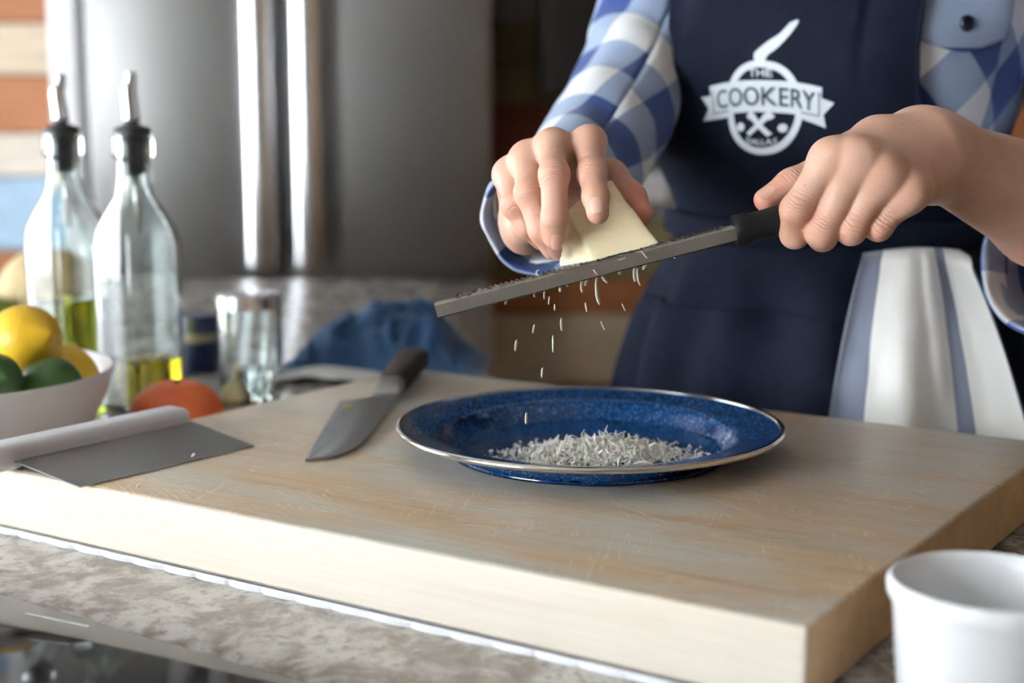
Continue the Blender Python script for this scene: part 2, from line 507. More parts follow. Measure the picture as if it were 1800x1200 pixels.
# ------------------------------------------------------------------ signed-distance modelling
class Field:
    def __init__(self, lo, hi, res):
        self.lo = np.asarray(lo, float); self.res = res
        n = np.ceil((np.asarray(hi) - self.lo) / res).astype(int) + 1
        self.n = n
        self.ax = [(self.lo[i] + np.arange(n[i]) * res).astype(np.float32) for i in range(3)]
        self.D = np.full(n, 0.05, np.float32)
    def blank(self):
        f = Field.__new__(Field); f.lo, f.res, f.n, f.ax = self.lo, self.res, self.n, self.ax
        f.D = np.full(self.n, 0.05, np.float32); return f
    def sub(self, lo, hi, pad):
        sl = []
        for i in range(3):
            a = int(math.floor((lo[i] - pad - self.lo[i]) / self.res)); b = int(math.ceil((hi[i] + pad - self.lo[i]) / self.res)) + 1
            sl.append(slice(max(0, a), max(0, min(self.n[i], b))))
        return tuple(sl)
    def put(self, sl, d, k):
        o = self.D[sl]
        if k > 0:
            h = np.maximum(k - np.abs(o - d), 0) / k
            self.D[sl] = np.minimum(o, d) - h * h * k * 0.25
        else:
            self.D[sl] = np.minimum(o, d)
    def cap(self, a, b, ra, rb, k=0.0):
        a = np.asarray(a, float); b = np.asarray(b, float)
        sl = self.sub(np.minimum(a, b), np.maximum(a, b), max(ra, rb) + 0.03)
        X = self.ax[0][sl[0]][:, None, None]; Y = self.ax[1][sl[1]][None, :, None]; Z = self.ax[2][sl[2]][None, None, :]
        if min(X.shape[0], Y.shape[1], Z.shape[2]) == 0: return
        ab = b - a; L = float(ab @ ab) + 1e-12
        dx, dy, dz = X - np.float32(a[0]), Y - np.float32(a[1]), Z - np.float32(a[2])
        t = np.clip((dx * np.float32(ab[0]) + dy * np.float32(ab[1]) + dz * np.float32(ab[2])) / np.float32(L), 0, 1)
        q = (dx - t * np.float32(ab[0])) ** 2 + (dy - t * np.float32(ab[1])) ** 2 + (dz - t * np.float32(ab[2])) ** 2
        self.put(sl, np.sqrt(q) - (np.float32(ra) + np.float32(rb - ra) * t), k)
    def ell(self, c, r, k=0.0, rot=None):
        c = np.asarray(c, float); R = max(r)
        sl = self.sub(c - R, c + R, 0.03)
        X = self.ax[0][sl[0]][:, None, None] - c[0]; Y = self.ax[1][sl[1]][None, :, None] - c[1]; Z = self.ax[2][sl[2]][None, None, :] - c[2]
        if rot is not None:
            ca, sa = math.cos(rot), math.sin(rot)
            X, Y = X * ca + Y * sa, -X * sa + Y * ca
        q = np.sqrt((X / r[0]) ** 2 + (Y / r[1]) ** 2 + (Z / r[2]) ** 2)
        g = np.sqrt((X / r[0] ** 2) ** 2 + (Y / r[1] ** 2) ** 2 + (Z / r[2] ** 2) ** 2)
        self.put(sl, (q * (q - 1) / (g + 1e-6)).astype(np.float32), k)
    def chain(self, pts, radii, k=0.004):
        for i in range(len(pts) - 1):
            self.cap(pts[i], pts[i + 1], radii[i], radii[i + 1], k if i else 0.0)
    def union(self, f, k=0.0):
        self.put((slice(None),) * 3, f.D, k)
    def mesh(self, smooth=2):
        D = self.D; s = D < 0
        n = np.array(D.shape)
        cnt = np.zeros(n - 1, np.uint8)
        C = [(i, j, k) for i in (0, 1) for j in (0, 1) for k in (0, 1)]
        for i, j, k in C:
            cnt += s[i:n[0] - 1 + i, j:n[1] - 1 + j, k:n[2] - 1 + k]
        act = (cnt > 0) & (cnt < 8)
        I, J, K = np.nonzero(act)
        idx = np.full(act.shape, -1, np.int64); idx[I, J, K] = np.arange(len(I))
        pos = np.zeros((len(I), 3)); w = np.zeros(len(I))
        for a in C:
            for ax in range(3):
                if a[ax] == 1: continue
                b = list(a); b[ax] = 1
                d0 = D[I + a[0], J + a[1], K + a[2]]; d1 = D[I + b[0], J + b[1], K + b[2]]
                cr = (d0 < 0) != (d1 < 0)
                t = np.where(cr, d0 / np.where(cr, d0 - d1, 1), 0)
                p = np.array(a, float)[None].repeat(len(I), 0); p[:, ax] = t
                pos += p * cr[:, None]; w += cr
        V = (np.stack([I, J, K], 1) + pos / w[:, None]) * self.res + self.lo
        Q = []
        for ax in range(3):
            o1, o2 = (ax + 1) % 3, (ax + 2) % 3
            m = np.moveaxis(s, (ax, o1, o2), (0, 1, 2)); ii = np.moveaxis(idx, (ax, o1, o2), (0, 1, 2))
            e = m[:-1, 1:-1, 1:-1] != m[1:, 1:-1, 1:-1]
            a, b, c = np.nonzero(e)
            ins = m[a, b + 1, c + 1]
            q = np.stack([ii[a, b, c], ii[a, b + 1, c], ii[a, b + 1, c + 1], ii[a, b, c + 1]], 1)
            q[~ins] = q[~ins][:, ::-1]
            Q.append(q)
        Q = np.concatenate(Q)
        Q = Q[(Q >= 0).all(1)]
        for it in range(smooth):
            S = np.zeros_like(V); N = np.zeros(len(V))
            for a, b in ((0, 1), (1, 2), (2, 3), (3, 0)):
                for x, y in ((a, b), (b, a)):
                    for d in range(3): S[:, d] += np.bincount(Q[:, x], V[Q[:, y], d], len(V))
                    N += np.bincount(Q[:, x], minlength=len(V))
            lam = 0.5 if it % 2 == 0 else -0.4
            V = V + lam * (S / np.maximum(N, 1)[:, None] - V)
        return V, Q

# ------------------------------------------------------------------ room shell
X0, X1, Y0, Y1, ZT = -2.5, 3.0, -2.8, 3.50, 2.65
struct(box('floor', (X0, Y0, -0.06), (X1, Y1 + 0.1, 0.0), M['floor']))
struct(box('ceiling', (X0, Y0, ZT), (X1, Y1 + 0.1, ZT + 0.06), M['ceiling']))
struct(box('wall_right', (X1, Y0, 0), (X1 + 0.08, Y1, ZT), M['warmwall']))  # unseen wall, tinted warm so it bounces warm fill onto the board's right end

def wall_with_hole(name, axis, c0, c1, a0, a1, holes):
    """wall slab with window openings; axis 'x' = slab normal along x"""
    bm = bmesh.new()
    cuts = [a0] + [h for q in holes for h in q[:2]] + [a1]
    for (p, q, r, t) in [(cuts[i], cuts[i + 1], 0, ZT) for i in range(0, len(cuts), 2)] + [(h0, h1, r, t) for h0, h1, z0, z1 in holes for r, t in ((0, z0), (z1, ZT))]:
        if axis == 'x': bx(bm, (c0, p, r), (c1, q, t))
        else: bx(bm, (p, c0, r), (q, c1, t))
    return struct(bobj(name, bm, M['wall']))

def window(name, axis, c0, c1, h0, h1, z0, z1, nx):
    bm = bmesh.new(); w = 0.045
    def B(p, q, r, t, e=0.0):
        if axis == 'x': bx(bm, (c0 + e, p, r), (c1 - e, q, t), 0.004, 1)
        else: bx(bm, (p, c0 + e, r), (q, c1 - e, t), 0.004, 1)
    B(h0, h1, z0, z0 + w); B(h0, h1, z1 - w, z1); B(h0, h0 + w, z0 + w, z1 - w); B(h1 - w, h1, z0 + w, z1 - w)
    for k in range(1, nx):
        c = h0 + (h1 - h0) * k / nx
        B(c - 0.015, c + 0.015, z0 + w, z1 - w, 0.008)
    o = struct(bobj(name, bm, M['winframe']))
    m = (c0 + c1) / 2
    for k in range(nx):
        p = h0 + (h1 - h0) * k / nx + (w if k == 0 else 0.015); q = h0 + (h1 - h0) * (k + 1) / nx - (w if k == nx - 1 else 0.015)
        lo, hi = ((m - 0.002, p, z0 + w), (m + 0.002, q, z1 - w)) if axis == 'x' else ((p, m - 0.002, z0 + w), (q, m + 0.002, z1 - w))
        box('pane', lo, hi, M['pane'], o)
    return o

wall_with_hole('wall_left', 'x', X0 - 0.08, X0, Y0, Y1, [(-2.0, 0.2, 0.65, 2.25), (1.20, 2.90, 0.20, 2.20)])
window('window_1', 'x', X0 - 0.07, X0 - 0.01, -2.0, 0.2, 0.65, 2.25, 3)
window('window_2', 'x', X0 - 0.07, X0 - 0.01, 1.20, 2.90, 0.20, 2.20, 2)
struct(box('wall_front', (X0, Y0 - 0.08, 0), (X1, Y0, ZT), M['dimwall']))  # unseen wall, coloured dark to darken the refrigerator's reflections

# back wall clad with reclaimed boards, each board a piece of the wall
wall_back = struct(box('wall_back', (X0, Y1, 0), (X1, Y1 + 0.08, ZT), M['darktrim']))
def zrow(py, Y=3.48): return float(at(900, py, Y)[2])
edges = [-700, -560, -425, -300, -180, -62, 40, 132, 234, 310, 440, 545, 670, 800, 920, 1040, 1160]
redges = [-700, -560, -425, -300, -180, -62, 40, 110, 185, 290, 385, 490, 552, 675, 800, 920, 1040]
left_m = ['tan', 'rust', 'pale', 'bluep', 'tan', 'rust', 'tan', 'rust', 'pale', 'bluep', 'rust', 'tan', 'pale', 'rust', 'tan', 'brown']
right_m = ['brown', 'olive', 'brown', 'greyp', 'olive', 'greyp', 'olive', 'olive', 'redp', 'greyp', 'olive', 'orangep', 'tan', 'brown', 'olive', 'brown']  # right-hand boards: shadow on that stretch is put into their darker colours
def plank(x0, x1, z0, z1, mat):
    d = random.uniform(0.018, 0.026)
    box('plank', (x0 + 0.002, Y1 - d, z0 + 0.002), (x1 - 0.002, Y1, z1 - 0.002), M[mat], wall_back, 0.002, 1)
for i in range(len(edges) - 1):
    zt, zb = zrow(edges[i]), zrow(edges[i + 1])
    if zb < 0.02: break
    j = random.uniform(-0.12, 0.12)
    plank(X0, -1.75 + j, zb, zt, left_m[(i + 5) % len(left_m)])
    plank(-1.75 + j, -0.95, zb, zt, left_m[i])
    zt, zb = zrow(redges[i]), max(0.01, zrow(redges[i + 1]))
    plank(-0.06, 0.62 + j * .5, zb, zt, right_m[i])
    plank(0.62 + j * .5, 1.75 + j, zb, zt, right_m[(i + 3) % len(right_m)])
    plank(1.75 + j, X1, zb, zt, right_m[(i + 9) % len(right_m)])
struct(box('trim_1', (-0.990, 3.16, 0), (-0.930, 3.47, 2.30), M['white'], bev=0.004))
wc = empty('wall_cabinet', (0.27, 3.33, 1.235), 'dark wall-hung cabinet behind the sleeve, right of the refrigerator', 'cabinet')
box('carcass', (-0.205, -0.09, 0), (0.205, 0.144, 0.95), M['darktrim'], wc, 0.003)
for s in (-1, 1):
    dd = box('door', (min(s * .203, s * .002), -0.11, 0.004), (max(s * .203, s * .002), -0.0905, 0.946), M['darktrim'], wc, 0.003)
    tube('knob', [(s * .03, -0.111, .08), (s * .03, -0.125, .08), (s * .03, -0.132, .08)], [.005, .006, .011], M['handle'], dd, 12)
sw = empty('light_switch', (0.325, 3.475, 1.02), 'small white switch plate on the plank wall behind the apron waist', 'switch')
box('plate', (-0.045, -0.010, -0.035), (0.045, 0.0, 0.035), M['white'], sw, 0.004)
box('rocker', (-0.012, -0.016, -0.02), (0.012, -0.009, 0.02), M['white'], sw, 0.002)

# ------------------------------------------------------------------ refrigerator
FX0, FX1, FY = -0.915, -0.052, 3.20
fr = empty('refrigerator', ((FX0 + FX1) / 2, FY + 0.1, 0), 'large stainless steel double-door refrigerator with two tall bar handles', 'refrigerator')
def fbox(name, lo, hi, mat, parent=fr, bev=0.0):
    p = np.array(((FX0 + FX1) / 2, FY + 0.1, 0))
    o = box(name, np.array(lo) - (p if parent is fr else 0), np.array(hi) - (p if parent is fr else 0), mat, parent, bev)
    return o
fbox('body', (FX0 + .006, FY + 0.065, 0.03), (FX1 - .006, 3.41, 1.80), M['cabinet'], bev=0.006)
XM = (FX0 + FX1) / 2 - 0.016
ZS = 0.832
dl = fbox('door', (FX0, FY, ZS + 0.006), (XM - 0.003, FY + 0.06, 1.80), M['fridge'], bev=0.012)
dr = fbox('door', (XM + 0.003, FY, ZS + 0.006), (FX1, FY + 0.06, 1.80), M['fridge'], bev=0.012)
dw = fbox('freezer_drawer', (FX0, FY, 0.12), (FX1, FY + 0.06, ZS - 0.006), M['fridge'], bev=0.012)
fbox('base_grille', (FX0 + .01, FY + 0.03, 0.0), (FX1 - .01, FY + 0.08, 0.11), M['black'])
P0 = np.array(((FX0 + FX1) / 2, FY + 0.1, 0))
def bar_handle(parent, xc, z0, z1):
    bm = bmesh.new()
    n_ = 28
    lv = [(z0, .80), (z0 + .004, .93), (z0 + .012, 1), (z1 - .012, 1), (z1 - .004, .93), (z1, .80)]
    rows = [[bm.verts.new((xc + 0.031 * f_ * math.cos(2 * PI * k / n_), FY - 0.052 + 0.020 * f_ * math.sin(2 * PI * k / n_), z)) for k in range(n_)] for z, f_ in lv]
    for r0, r1 in zip(rows, rows[1:]):
        for k in range(n_): bm.faces.new((r0[k], r0[(k + 1) % n_], r1[(k + 1) % n_], r1[k]))
    bm.faces.new(rows[0][::-1]); bm.faces.new(rows[-1])
    for z in (z0 + 0.06, z1 - 0.06):
        bx(bm, (xc - 0.014, FY - 0.04, z - 0.02), (xc + 0.014, FY + 0.001, z + 0.02), 0.004, 1)
    bmesh.ops.translate(bm, verts=bm.verts, vec=-Vector(P0))
    o = bobj('handle', bm, M['handle'], parent); auto_smooth(o, 30)
    return o
bar_handle(dl, XM - 0.052, 0.862, 1.70)
bar_handle(dr, XM + 0.050, 0.862, 1.70)
bm = bmesh.new()
bx(bm, (FX0 + .08, FY - 0.06, 0.755), (FX1 - .08, FY - 0.035, 0.79), 0.01, 3)
for x in (FX0 + .12, FX1 - .12): bx(bm, (x - .015, FY - .04, .76), (x + .015, FY + .001, .785))
bmesh.ops.translate(bm, verts=bm.verts, vec=-Vector(P0))
auto_smooth(bobj('handle', bm, M['handle'], dw), 30)

fr.rotation_euler = (0, 0, math.radians(5.2)); fr.location.y -= 0.035

# ------------------------------------------------------------------ granite island
U = np.array((0.8446, -0.5354)); Vv = np.array((0.5630, 0.8265))
BA = np.array((-0.352, 0.955))
LB, DB = 0.579, 0.455
BN, BBL, BBR = BA + U * LB, BA + Vv * DB, BA + U * LB + Vv * DB
ZC, ZB = 0.915, 0.960
K = BBL + Vv * 0.015 + U * 0.115
g0, g1 = on(-30, 1046, ZC)[:2], on(520, 1206, ZC)[:2]
gu = (g1 - g0) / np.linalg.norm(g1 - g0); gv = np.array((gu[1], -gu[0]))
nL, nR = g0 - gu * 1.35 + gv * 0.52, g1 + gu * 0.95 + gv * 0.52
poly = [nL, nR, BBR + U * 0.45 + Vv * 0.012, K, np.array((-0.135, 2.45)), np.array((-2.05, 2.45))]
ct = prism('countertop', poly, ZC - 0.035, ZC, M['granite'], bev=0.004)
tag(ct, 'speckled tan and grey polished granite island countertop', 'countertop')
def cabinet_base(pl, label):
    cen = np.mean(pl, axis=0)
    r = empty('island_cabinet', (float(cen[0]), float(cen[1]), 0), label, 'cabinet')
    p2 = [(q - cen) * 0.95 for q in pl]
    prism('body', p2, 0.09, ZC - 0.035, M['cabinet'], r)
    prism('toe_kick', [q * 0.95 for q in p2], 0.0, 0.09, M['darktrim'], r)
KW = K - U * 1.2
cabinet_base([nL, nR, BBR + U * 0.45 + Vv * 0.0, K - Vv * .01, KW - Vv * .01], 'painted cabinet base under the near part of the granite countertop, below the chopping block')
cabinet_base([KW + Vv * .01, K - U * .06 + Vv * .01, np.array((-0.165, 2.43)), np.array((-1.95, 2.43)), np.array((-1.95, KW[1]))], 'painted cabinet base under the far part of the granite countertop, below the blue cloth')

# glass cooktop let into the granite at the near left
ctp = [g0 - gu * 0.35, g0 + gu * 0.42, g0 + gu * 0.42 + gv * 0.43, g0 - gu * 0.35 + gv * 0.43]
cc = np.mean(ctp, axis=0)
cook = empty('cooktop', (cc[0], cc[1], ZC), 'dark glossy glass cooktop set into the granite at lower left', 'cooktop')
prism('glass_panel', [q - cc for q in ctp], 0.0002, 0.004, M['cooktop'], cook, bev=0.0012)
w0, w1 = on(45, 1078, ZC + .004)[:2], on(156, 1101, ZC + .004)[:2]
wn = np.array((-(w1 - w0)[1], (w1 - w0)[0])); wn = wn / np.linalg.norm(wn) * 0.0007
tag(prism('printed_line', [w0 - wn - cc, w1 - wn - cc, w1 + wn - cc, w0 + wn - cc], 0.0041, 0.0043, M['mark'], cook), 'white printed zone line')

# ------------------------------------------------------------------ maple board on its non-slip mat
ang = math.atan2(U[1], U[0])
board = empty('chopping_board', (BA[0], BA[1], ZC + 0.004), 'thick maple chopping block with front edge coloured pale as if lit and scratched top', 'cutting board')
board.rotation_euler = (0, 0, ang)
bm = bmesh.new()
bx(bm, (0, 0, 0), (LB, DB, ZB - ZC - 0.004), 0.0025, 3)
for v in bm.verts: v.co.x += v.co.y * 0.033
bo = bobj('block', bm, [M['board'], M['board_lit_side'], M['board_shaded_end']], board)
for p in bo.data.polygons:
    if abs(p.normal.z) < 0.5: p.material_index = 1 if abs(p.normal.y) > 0.7 else 2
auto_smooth(bo, 30)
# mat: a thin foam sheet whose scalloped edge peeps out under the front edge
V, F = [], []
n = 260
def edge_off(s): return 0.0012 + 0.0024 * abs(math.sin(s * PI / 0.027)) ** 0.4 + 0.0007 * noise.noise((s * 90, 1, 2))
loop = []
for i in range(n): s = LB * i / n; loop.append((s, -edge_off(s)))
for i in range(120): s = DB * i / 120; loop.append((LB - 0.02, s))
for i in range(n): s = LB * (1 - i / n); loop.append((s - .02, DB - 0.02))
for i in range(120): s = DB * (1 - i / 120); loop.append((0.0 - 0.002, s - .02 if s > .02 else 0))
m_ = len(loop)
def zt(i): return 0.0044 + 0.0012 * abs(math.sin(loop[i][0] * PI / 0.027)) if i < n else 0.0036
for i, (x, y) in enumerate(loop): V.append((x, y, 0.0002))
for i, (x, y) in enumerate(loop): V.append((x, y, 0.0028))
for i, (x, y) in enumerate(loop): V.append((x, y + (0.002 if i < n else 0), 0.0038))
for r in range(2):
    for i in range(m_): F.append((r * m_ + i, r * m_ + (i + 1) % m_, (r + 1) * m_ + (i + 1) % m_, (r + 1) * m_ + i))
F.append(tuple(range(2 * m_, 3 * m_))); F.append(tuple(range(m_))[::-1])
mo = obj('nonslip_mat', V, F, M['mat'], None, smooth=False)
mo.location = (BA[0], BA[1], ZC); mo.rotation_euler = (0, 0, ang)
tag(mo, 'thin white bumpy non-slip mat peeping out under the chopping block', 'mat')

# ------------------------------------------------------------------ enamel plate with grated cheese
PC = np.array((on(1038, 752, ZB + 0.0205)[0] , 0.994, ZB))
plate = empty('enamel_plate', PC, 'blue speckled enamel plate with steel rim holding grated cheese', 'plate')
R = 0.134
outer = [(0.0, 0.0006), (0.090, 0.0006), (0.0935, 0.0016), (0.0965, 0.0045), (0.1010, 0.0105), (0.1050, 0.0138), (0.114, 0.0158), (R - .001, 0.0190)]
inner = [(R - .001, 0.0208), (0.124, 0.0194), (0.114, 0.0176), (0.1050, 0.0158), (0.1005, 0.0130), (0.0965, 0.0080), (0.0935, 0.0045), (0.089, 0.0030), (0.070, 0.0024), (0.0, 0.0024)]
def densify(p, k=3):
    q = spline(np.array(p), len(p) * k); q[:, 0] = np.maximum(q[:, 0], 0); q[:, 1] = np.maximum(q[:, 1], 0.0004); return [tuple(x) for x in q]
lathe('body', densify(outer) + densify(inner), M['enamel'], plate, 128)
ring = [(R - .001 + 0.0022 * math.cos(a), 0.0199 + 0.0022 * math.sin(a)) for a in np.linspace(0, 2 * PI, 15)]
tag(lathe('rim', ring, M['rimsteel'], plate, 128), 'bare steel rolled rim')

def ribbon(length, width, curl, seg=6, th=0.00035, rng=RNG, a=None):
    """a curled cheese shaving, local coordinates, returns V,F"""
    V = []
    if a is None: a = rng.uniform(0, 6.28)
    p = np.array((-length / 2, 0, 0.0)); pitch = rng.uniform(-.3, .5)
    V_, F_ = [], []
    for i in range(seg + 1):
        w = width * (0.35 + 0.65 * math.sin(PI * (i + .4) / (seg + .8)))
        n_ = np.array((-math.sin(a), 0, math.cos(a)))
        side = np.array((0.25 * math.cos(a), 1, 0)) * w / 2
        for sgn, tt in ((-1, -1), (1, -1), (1, 1), (-1, 1)):
            V_.append(p + side * sgn + n_ * th * tt)
        p = p + np.array((math.cos(a), 0.15 * math.sin(i), math.sin(a))) * length / seg
        a += curl / seg
    for i in range(seg):
        for k in range(4):
            F_.append((4 * i + k, 4 * i + (k + 1) % 4, 4 * i + 4 + (k + 1) % 4, 4 * i + 4 + k))
    F_.append((3, 2, 1, 0)); F_.append(tuple(4 * seg + k for k in range(4)))
    return np.array(V_), F_

def rotm(rng):
    q = rng.normal(size=4); q /= np.linalg.norm(q); w, x, y, z = q
    return np.array([[1 - 2 * (y * y + z * z), 2 * (x * y - z * w), 2 * (x * z + y * w)], [2 * (x * y + z * w), 1 - 2 * (x * x + z * z), 2 * (y * z - x * w)], [2 * (x * z - y * w), 2 * (y * z + x * w), 1 - 2 * (x * x + y * y)]])

pile_c = np.array(on(1058, 795, ZB + 0.006)); pile_c[2] = ZB + 0.0028
V, F = [], []
for i in range(2600):
    r = abs(RNG.normal(0, 0.52)) if i < 2100 else RNG.uniform(0.5, 1.35)
    if r > 1.5: continue
    a = RNG.uniform(0, 2 * PI)
    x, y = 0.059 * r * math.cos(a), 0.041 * r * math.sin(a)
    lump = 0.6 + 0.8 * noise.noise((x * 45, y * 45, 3.1))
    h = max(0, 0.0120 * max(0, 1 - (r / 0.95) ** 1.1) * lump)
    L = (RNG.uniform(0.003, 0.010) if i % 6 else RNG.uniform(.010, .017)) if r < 0.9 else RNG.uniform(0.0012, 0.005)
    v, f = ribbon(L, RNG.uniform(0.0008, 0.0022), RNG.uniform(1.0, 5.5), 5, 0.0002)
    v = v @ rotm(RNG).T
    v[:, 2] -= v[:, 2].min()
    z = h * RNG.uniform(0.35, 1.0) if h > 0 else 0
    v += (x, y, z)
    o = len(V); V.extend(v); F.extend(tuple(o + k for k in q) for q in f)
V = np.array(V)
o = obj('grated_cheese', V, F, M['shred'], None, smooth=False, loc=None)
o.location = pile_c
tag(o, 'loose pile of pale grated cheese on the blue enamel plate', 'grated cheese', kind='stuff')

# ------------------------------------------------------------------ santoku knife
ZK = ZB + 0.0036
def K2(px, py): return on(px, py, ZK)[:2]
tip, heel, sp0 = K2(536, 803), K2(598, 705), K2(699, 698)
edgeL = [K2(536, 803), K2(543, 790), K2(557, 766), K2(577, 735), K2(598, 705)]
spine = [K2(688, 711), K2(668, 738), K2(643, 769), K2(622, 785), K2(594, 796), K2(565, 801), K2(536, 803)]
neck = [K2(657, 699), K2(668, 693), K2(704, 697)]
spine = spline(np.array(spine), 24); edgeL = spline(np.array(edgeL), 16)
outline = list(edgeL) + neck + list(spine[:-1])
kb = np.array((*tip, ZB))
knife = empty('santoku_knife', kb, "santoku knife with grey dimpled blade and dark wooden handle lying on the board", 'knife')
# blade as strips from edge to spine: thin at the edge, thick at the spine, raised slightly toward the handle
def kz(p):  # the heavy handle end lifts the blade a little
    return 0.0004 + 0.006 * min(1, max(0, np.linalg.norm(p - tip) / 0.27)) ** 1.5
nb = 22
el = spline(edgeL, nb); sl = spline(np.array(list(reversed([K2(699, 698), K2(688, 711), K2(668, 738), K2(643, 769), K2(622, 785), K2(594, 796), K2(565, 801), K2(537, 803)]))), nb)
V, F = [], []
cols = 7
for i in range(nb):
    for j in range(cols):
        t = j / (cols - 1); p = el[i] * (1 - t) + sl[i] * t
        th = 0.0001 + 0.0018 * min(1, t * 1.6)
        V.append((*(p - tip), kz(p) + th))
for i in range(nb):
    for j in range(cols):
        t = j / (cols - 1); p = el[i] * (1 - t) + sl[i] * t
        V.append((*(p - tip), kz(p)))
o2 = nb * cols
for i in range(nb - 1):
    for j in range(cols - 1):
        a = i * cols + j
        F.append((a, a + cols, a + cols + 1, a + 1)); F.append((o2 + a, o2 + a + 1, o2 + a + cols + 1, o2 + a + cols))
    for j in (0, cols - 1):
        a = i * cols + j; F.append((a, o2 + a, o2 + a + cols, a + cols) if j == 0 else (a, a + cols, o2 + a + cols, o2 + a))
for j in range(cols - 1):
    a = (nb - 1) * cols + j; F.append((a, a + 1, o2 + a + 1, o2 + a)[::-1])
bl = obj('blade', V, F, M['knife'], knife); auto_smooth(bl, 30)
# row of oval hollows along the cutting edge
V, F = [], []
for k in range(16):
    s = 1 + (k + .5) / 16 * (nb * 0.72); i = int(s); f = s - i
    e = el[i] * (1 - f) + el[i + 1] * f; q = sl[i] * (1 - f) + sl[i + 1] * f
    d = q - e; a0 = e + d * 0.10; a1 = e + d * 0.34
    c = (a0 + a1) / 2; ax1 = (a1 - a0) / 2; L = np.linalg.norm(ax1); ax2 = np.array((-ax1[1], ax1[0])) / L * 0.0026
    b0 = len(V)
    for m2 in range(12):
        aa = 2 * PI * m2 / 12; p = c + ax1 * math.cos(aa) + ax2 * math.sin(aa)
        tt = 0.22 + 0.12 * math.cos(aa)
        V.append((*(p - tip), kz(p) + 0.00028 + 0.0018 * min(1, tt * 1.6)))
    V.append((*(c - tip), kz(c) + 0.00012 + 0.0018 * 0.22 * 1.6))
    for m2 in range(12): F.append((b0 + m2, b0 + (m2 + 1) % 12, b0 + 12))
ho = obj('blade_hollows', V, F, M['steel'], knife); ho['kind'] = 'stuff'
# bolster and handle
hd = K2(738, 634) - K2(684, 696); hd = hd / np.linalg.norm(hd); hn = np.array((-hd[1], hd[0]))
hb = (K2(663, 697) + K2(703, 697)) / 2
def ring_k(c, w, t, z, n=16):
    out = []
    for k in range(n):
        a = 2 * PI * k / n; ca, sa = math.cos(a), math.sin(a)
        out.append((*(c - tip + hn * w * math.copysign(abs(ca) ** .6, ca)), max(0.0004, z + t * math.copysign(abs(sa) ** .6, sa))))
    return out
def loft_k(name, prof, mat, parent):
    V, F = [], []
    for s, w, t, z in prof: V += ring_k(hb + hd * s, w, t, z)
    F = grid_faces(16, len(prof), True); F.append(tuple(range(16))); F.append(tuple(range((len(prof) - 1) * 16, len(prof) * 16))[::-1])
    o = obj(name, V, F, mat, parent)
    bm = bmesh.new(); bm.from_mesh(o.data); bmesh.ops.recalc_face_normals(bm, faces=bm.faces); bm.to_mesh(o.data); bm.free()
    auto_smooth(o, 50); return o
tag(loft_k('bolster', [(-.006, .0118, .0020, .007), (-.001, .0112, .005, .0088), (.008, .011, .0075, .010), (.016, .0112, .008, .0104)], M['knife'], knife), 'steel bolster')
loft_k('handle', [(.0155, .0113, .0085, .0104), (.04, .0118, .0095, .0112), (.075, .0128, .0102, .0122), (.105, .0135, .0108, .0130), (.126, .0145, .0108, .0136), (.136, .0130, .0092, .0136), (.139, .009, .006, .0136)], M['darkwood'], knife)
c = K2(611, 716) ; c = K2(612, 718)
V = []; 
for k in range(10):
    a = 2 * PI * k / 10; r = 0.0052 if k % 2 == 0 else 0.003
    p = c + np.array((r * math.cos(a), 1.2 * r * math.sin(a))); V.append((*(p - tip), kz(p) + 0.0024))
tag(obj('emblem', V, [tuple(range(10))], M['gold'], knife, smooth=False), 'small yellow maker mark')

# ------------------------------------------------------------------ bench scraper
a, b, c, d = (on(px, py, ZB + h) for px, py, h in ((20, 808, .008), (140, 855, .0012), (445, 783, .0012), (335, 739, .008)))
sc0 = np.array((*(a[:2] + d[:2]) / 2, ZB))
scr = empty('bench_scraper', sc0, 'steel bench scraper with white plastic handle lying at the left of the board', 'scraper')
V, F = [], []
for lvl in (0, -0.0009):
    for p in (a, b, c, d): V.append(p - sc0 + (0, 0, lvl))
F = [(0, 1, 2, 3), (7, 6, 5, 4), (0, 4, 5, 1), (1, 5, 6, 2), (2, 6, 7, 3), (3, 7, 4, 0)]
obj('blade', V, F, M['steel'], scr, smooth=False)
hx = (d - a); hx[2] = 0; HL = np.linalg.norm(hx); hx /= HL; hy = np.array((-hx[1], hx[0], 0))
bm = bmesh.new(); bx(bm, (-0.014, -0.012, 0.0006), (HL + 0.0, 0.0135, 0.0185), 0.0062, 4)
bmesh.ops.transform(bm, matrix=Matrix(((hx[0], hy[0], 0, 0), (hx[1], hy[1], 0, 0), (0, 0, 1, 0), (0, 0, 0, 1))), verts=bm.verts)
bmesh.ops.translate(bm, verts=bm.verts, vec=(a[0] - sc0[0] + hy[0] * .009, a[1] - sc0[1] + hy[1] * .009, 0))
o = bobj('handle', bm, M['whiteplastic'], scr); auto_smooth(o, 40); tag(o, 'white plastic handle')
def crumb(loc, s, label):
    V, F = ribbon(s, s * 0.8, 0.6, 3, s * 0.22)
    V[:, 2] -= V[:, 2].min()
    o = obj('cheese_crumb', V, F, M['shred'], None); o.location = loc
    tag(o, label, 'crumb')
t_ = on(347, 803, ZB + .003); crumb((t_[0], t_[1], ZB + .0030), 0.0032, 'white cheese crumb on the front edge of the steel scraper blade')
t_ = on(244, 857, ZB); crumb((t_[0], t_[1], ZB + .0001), 0.0018, 'tiny white crumb on the bare board in front of the scraper')

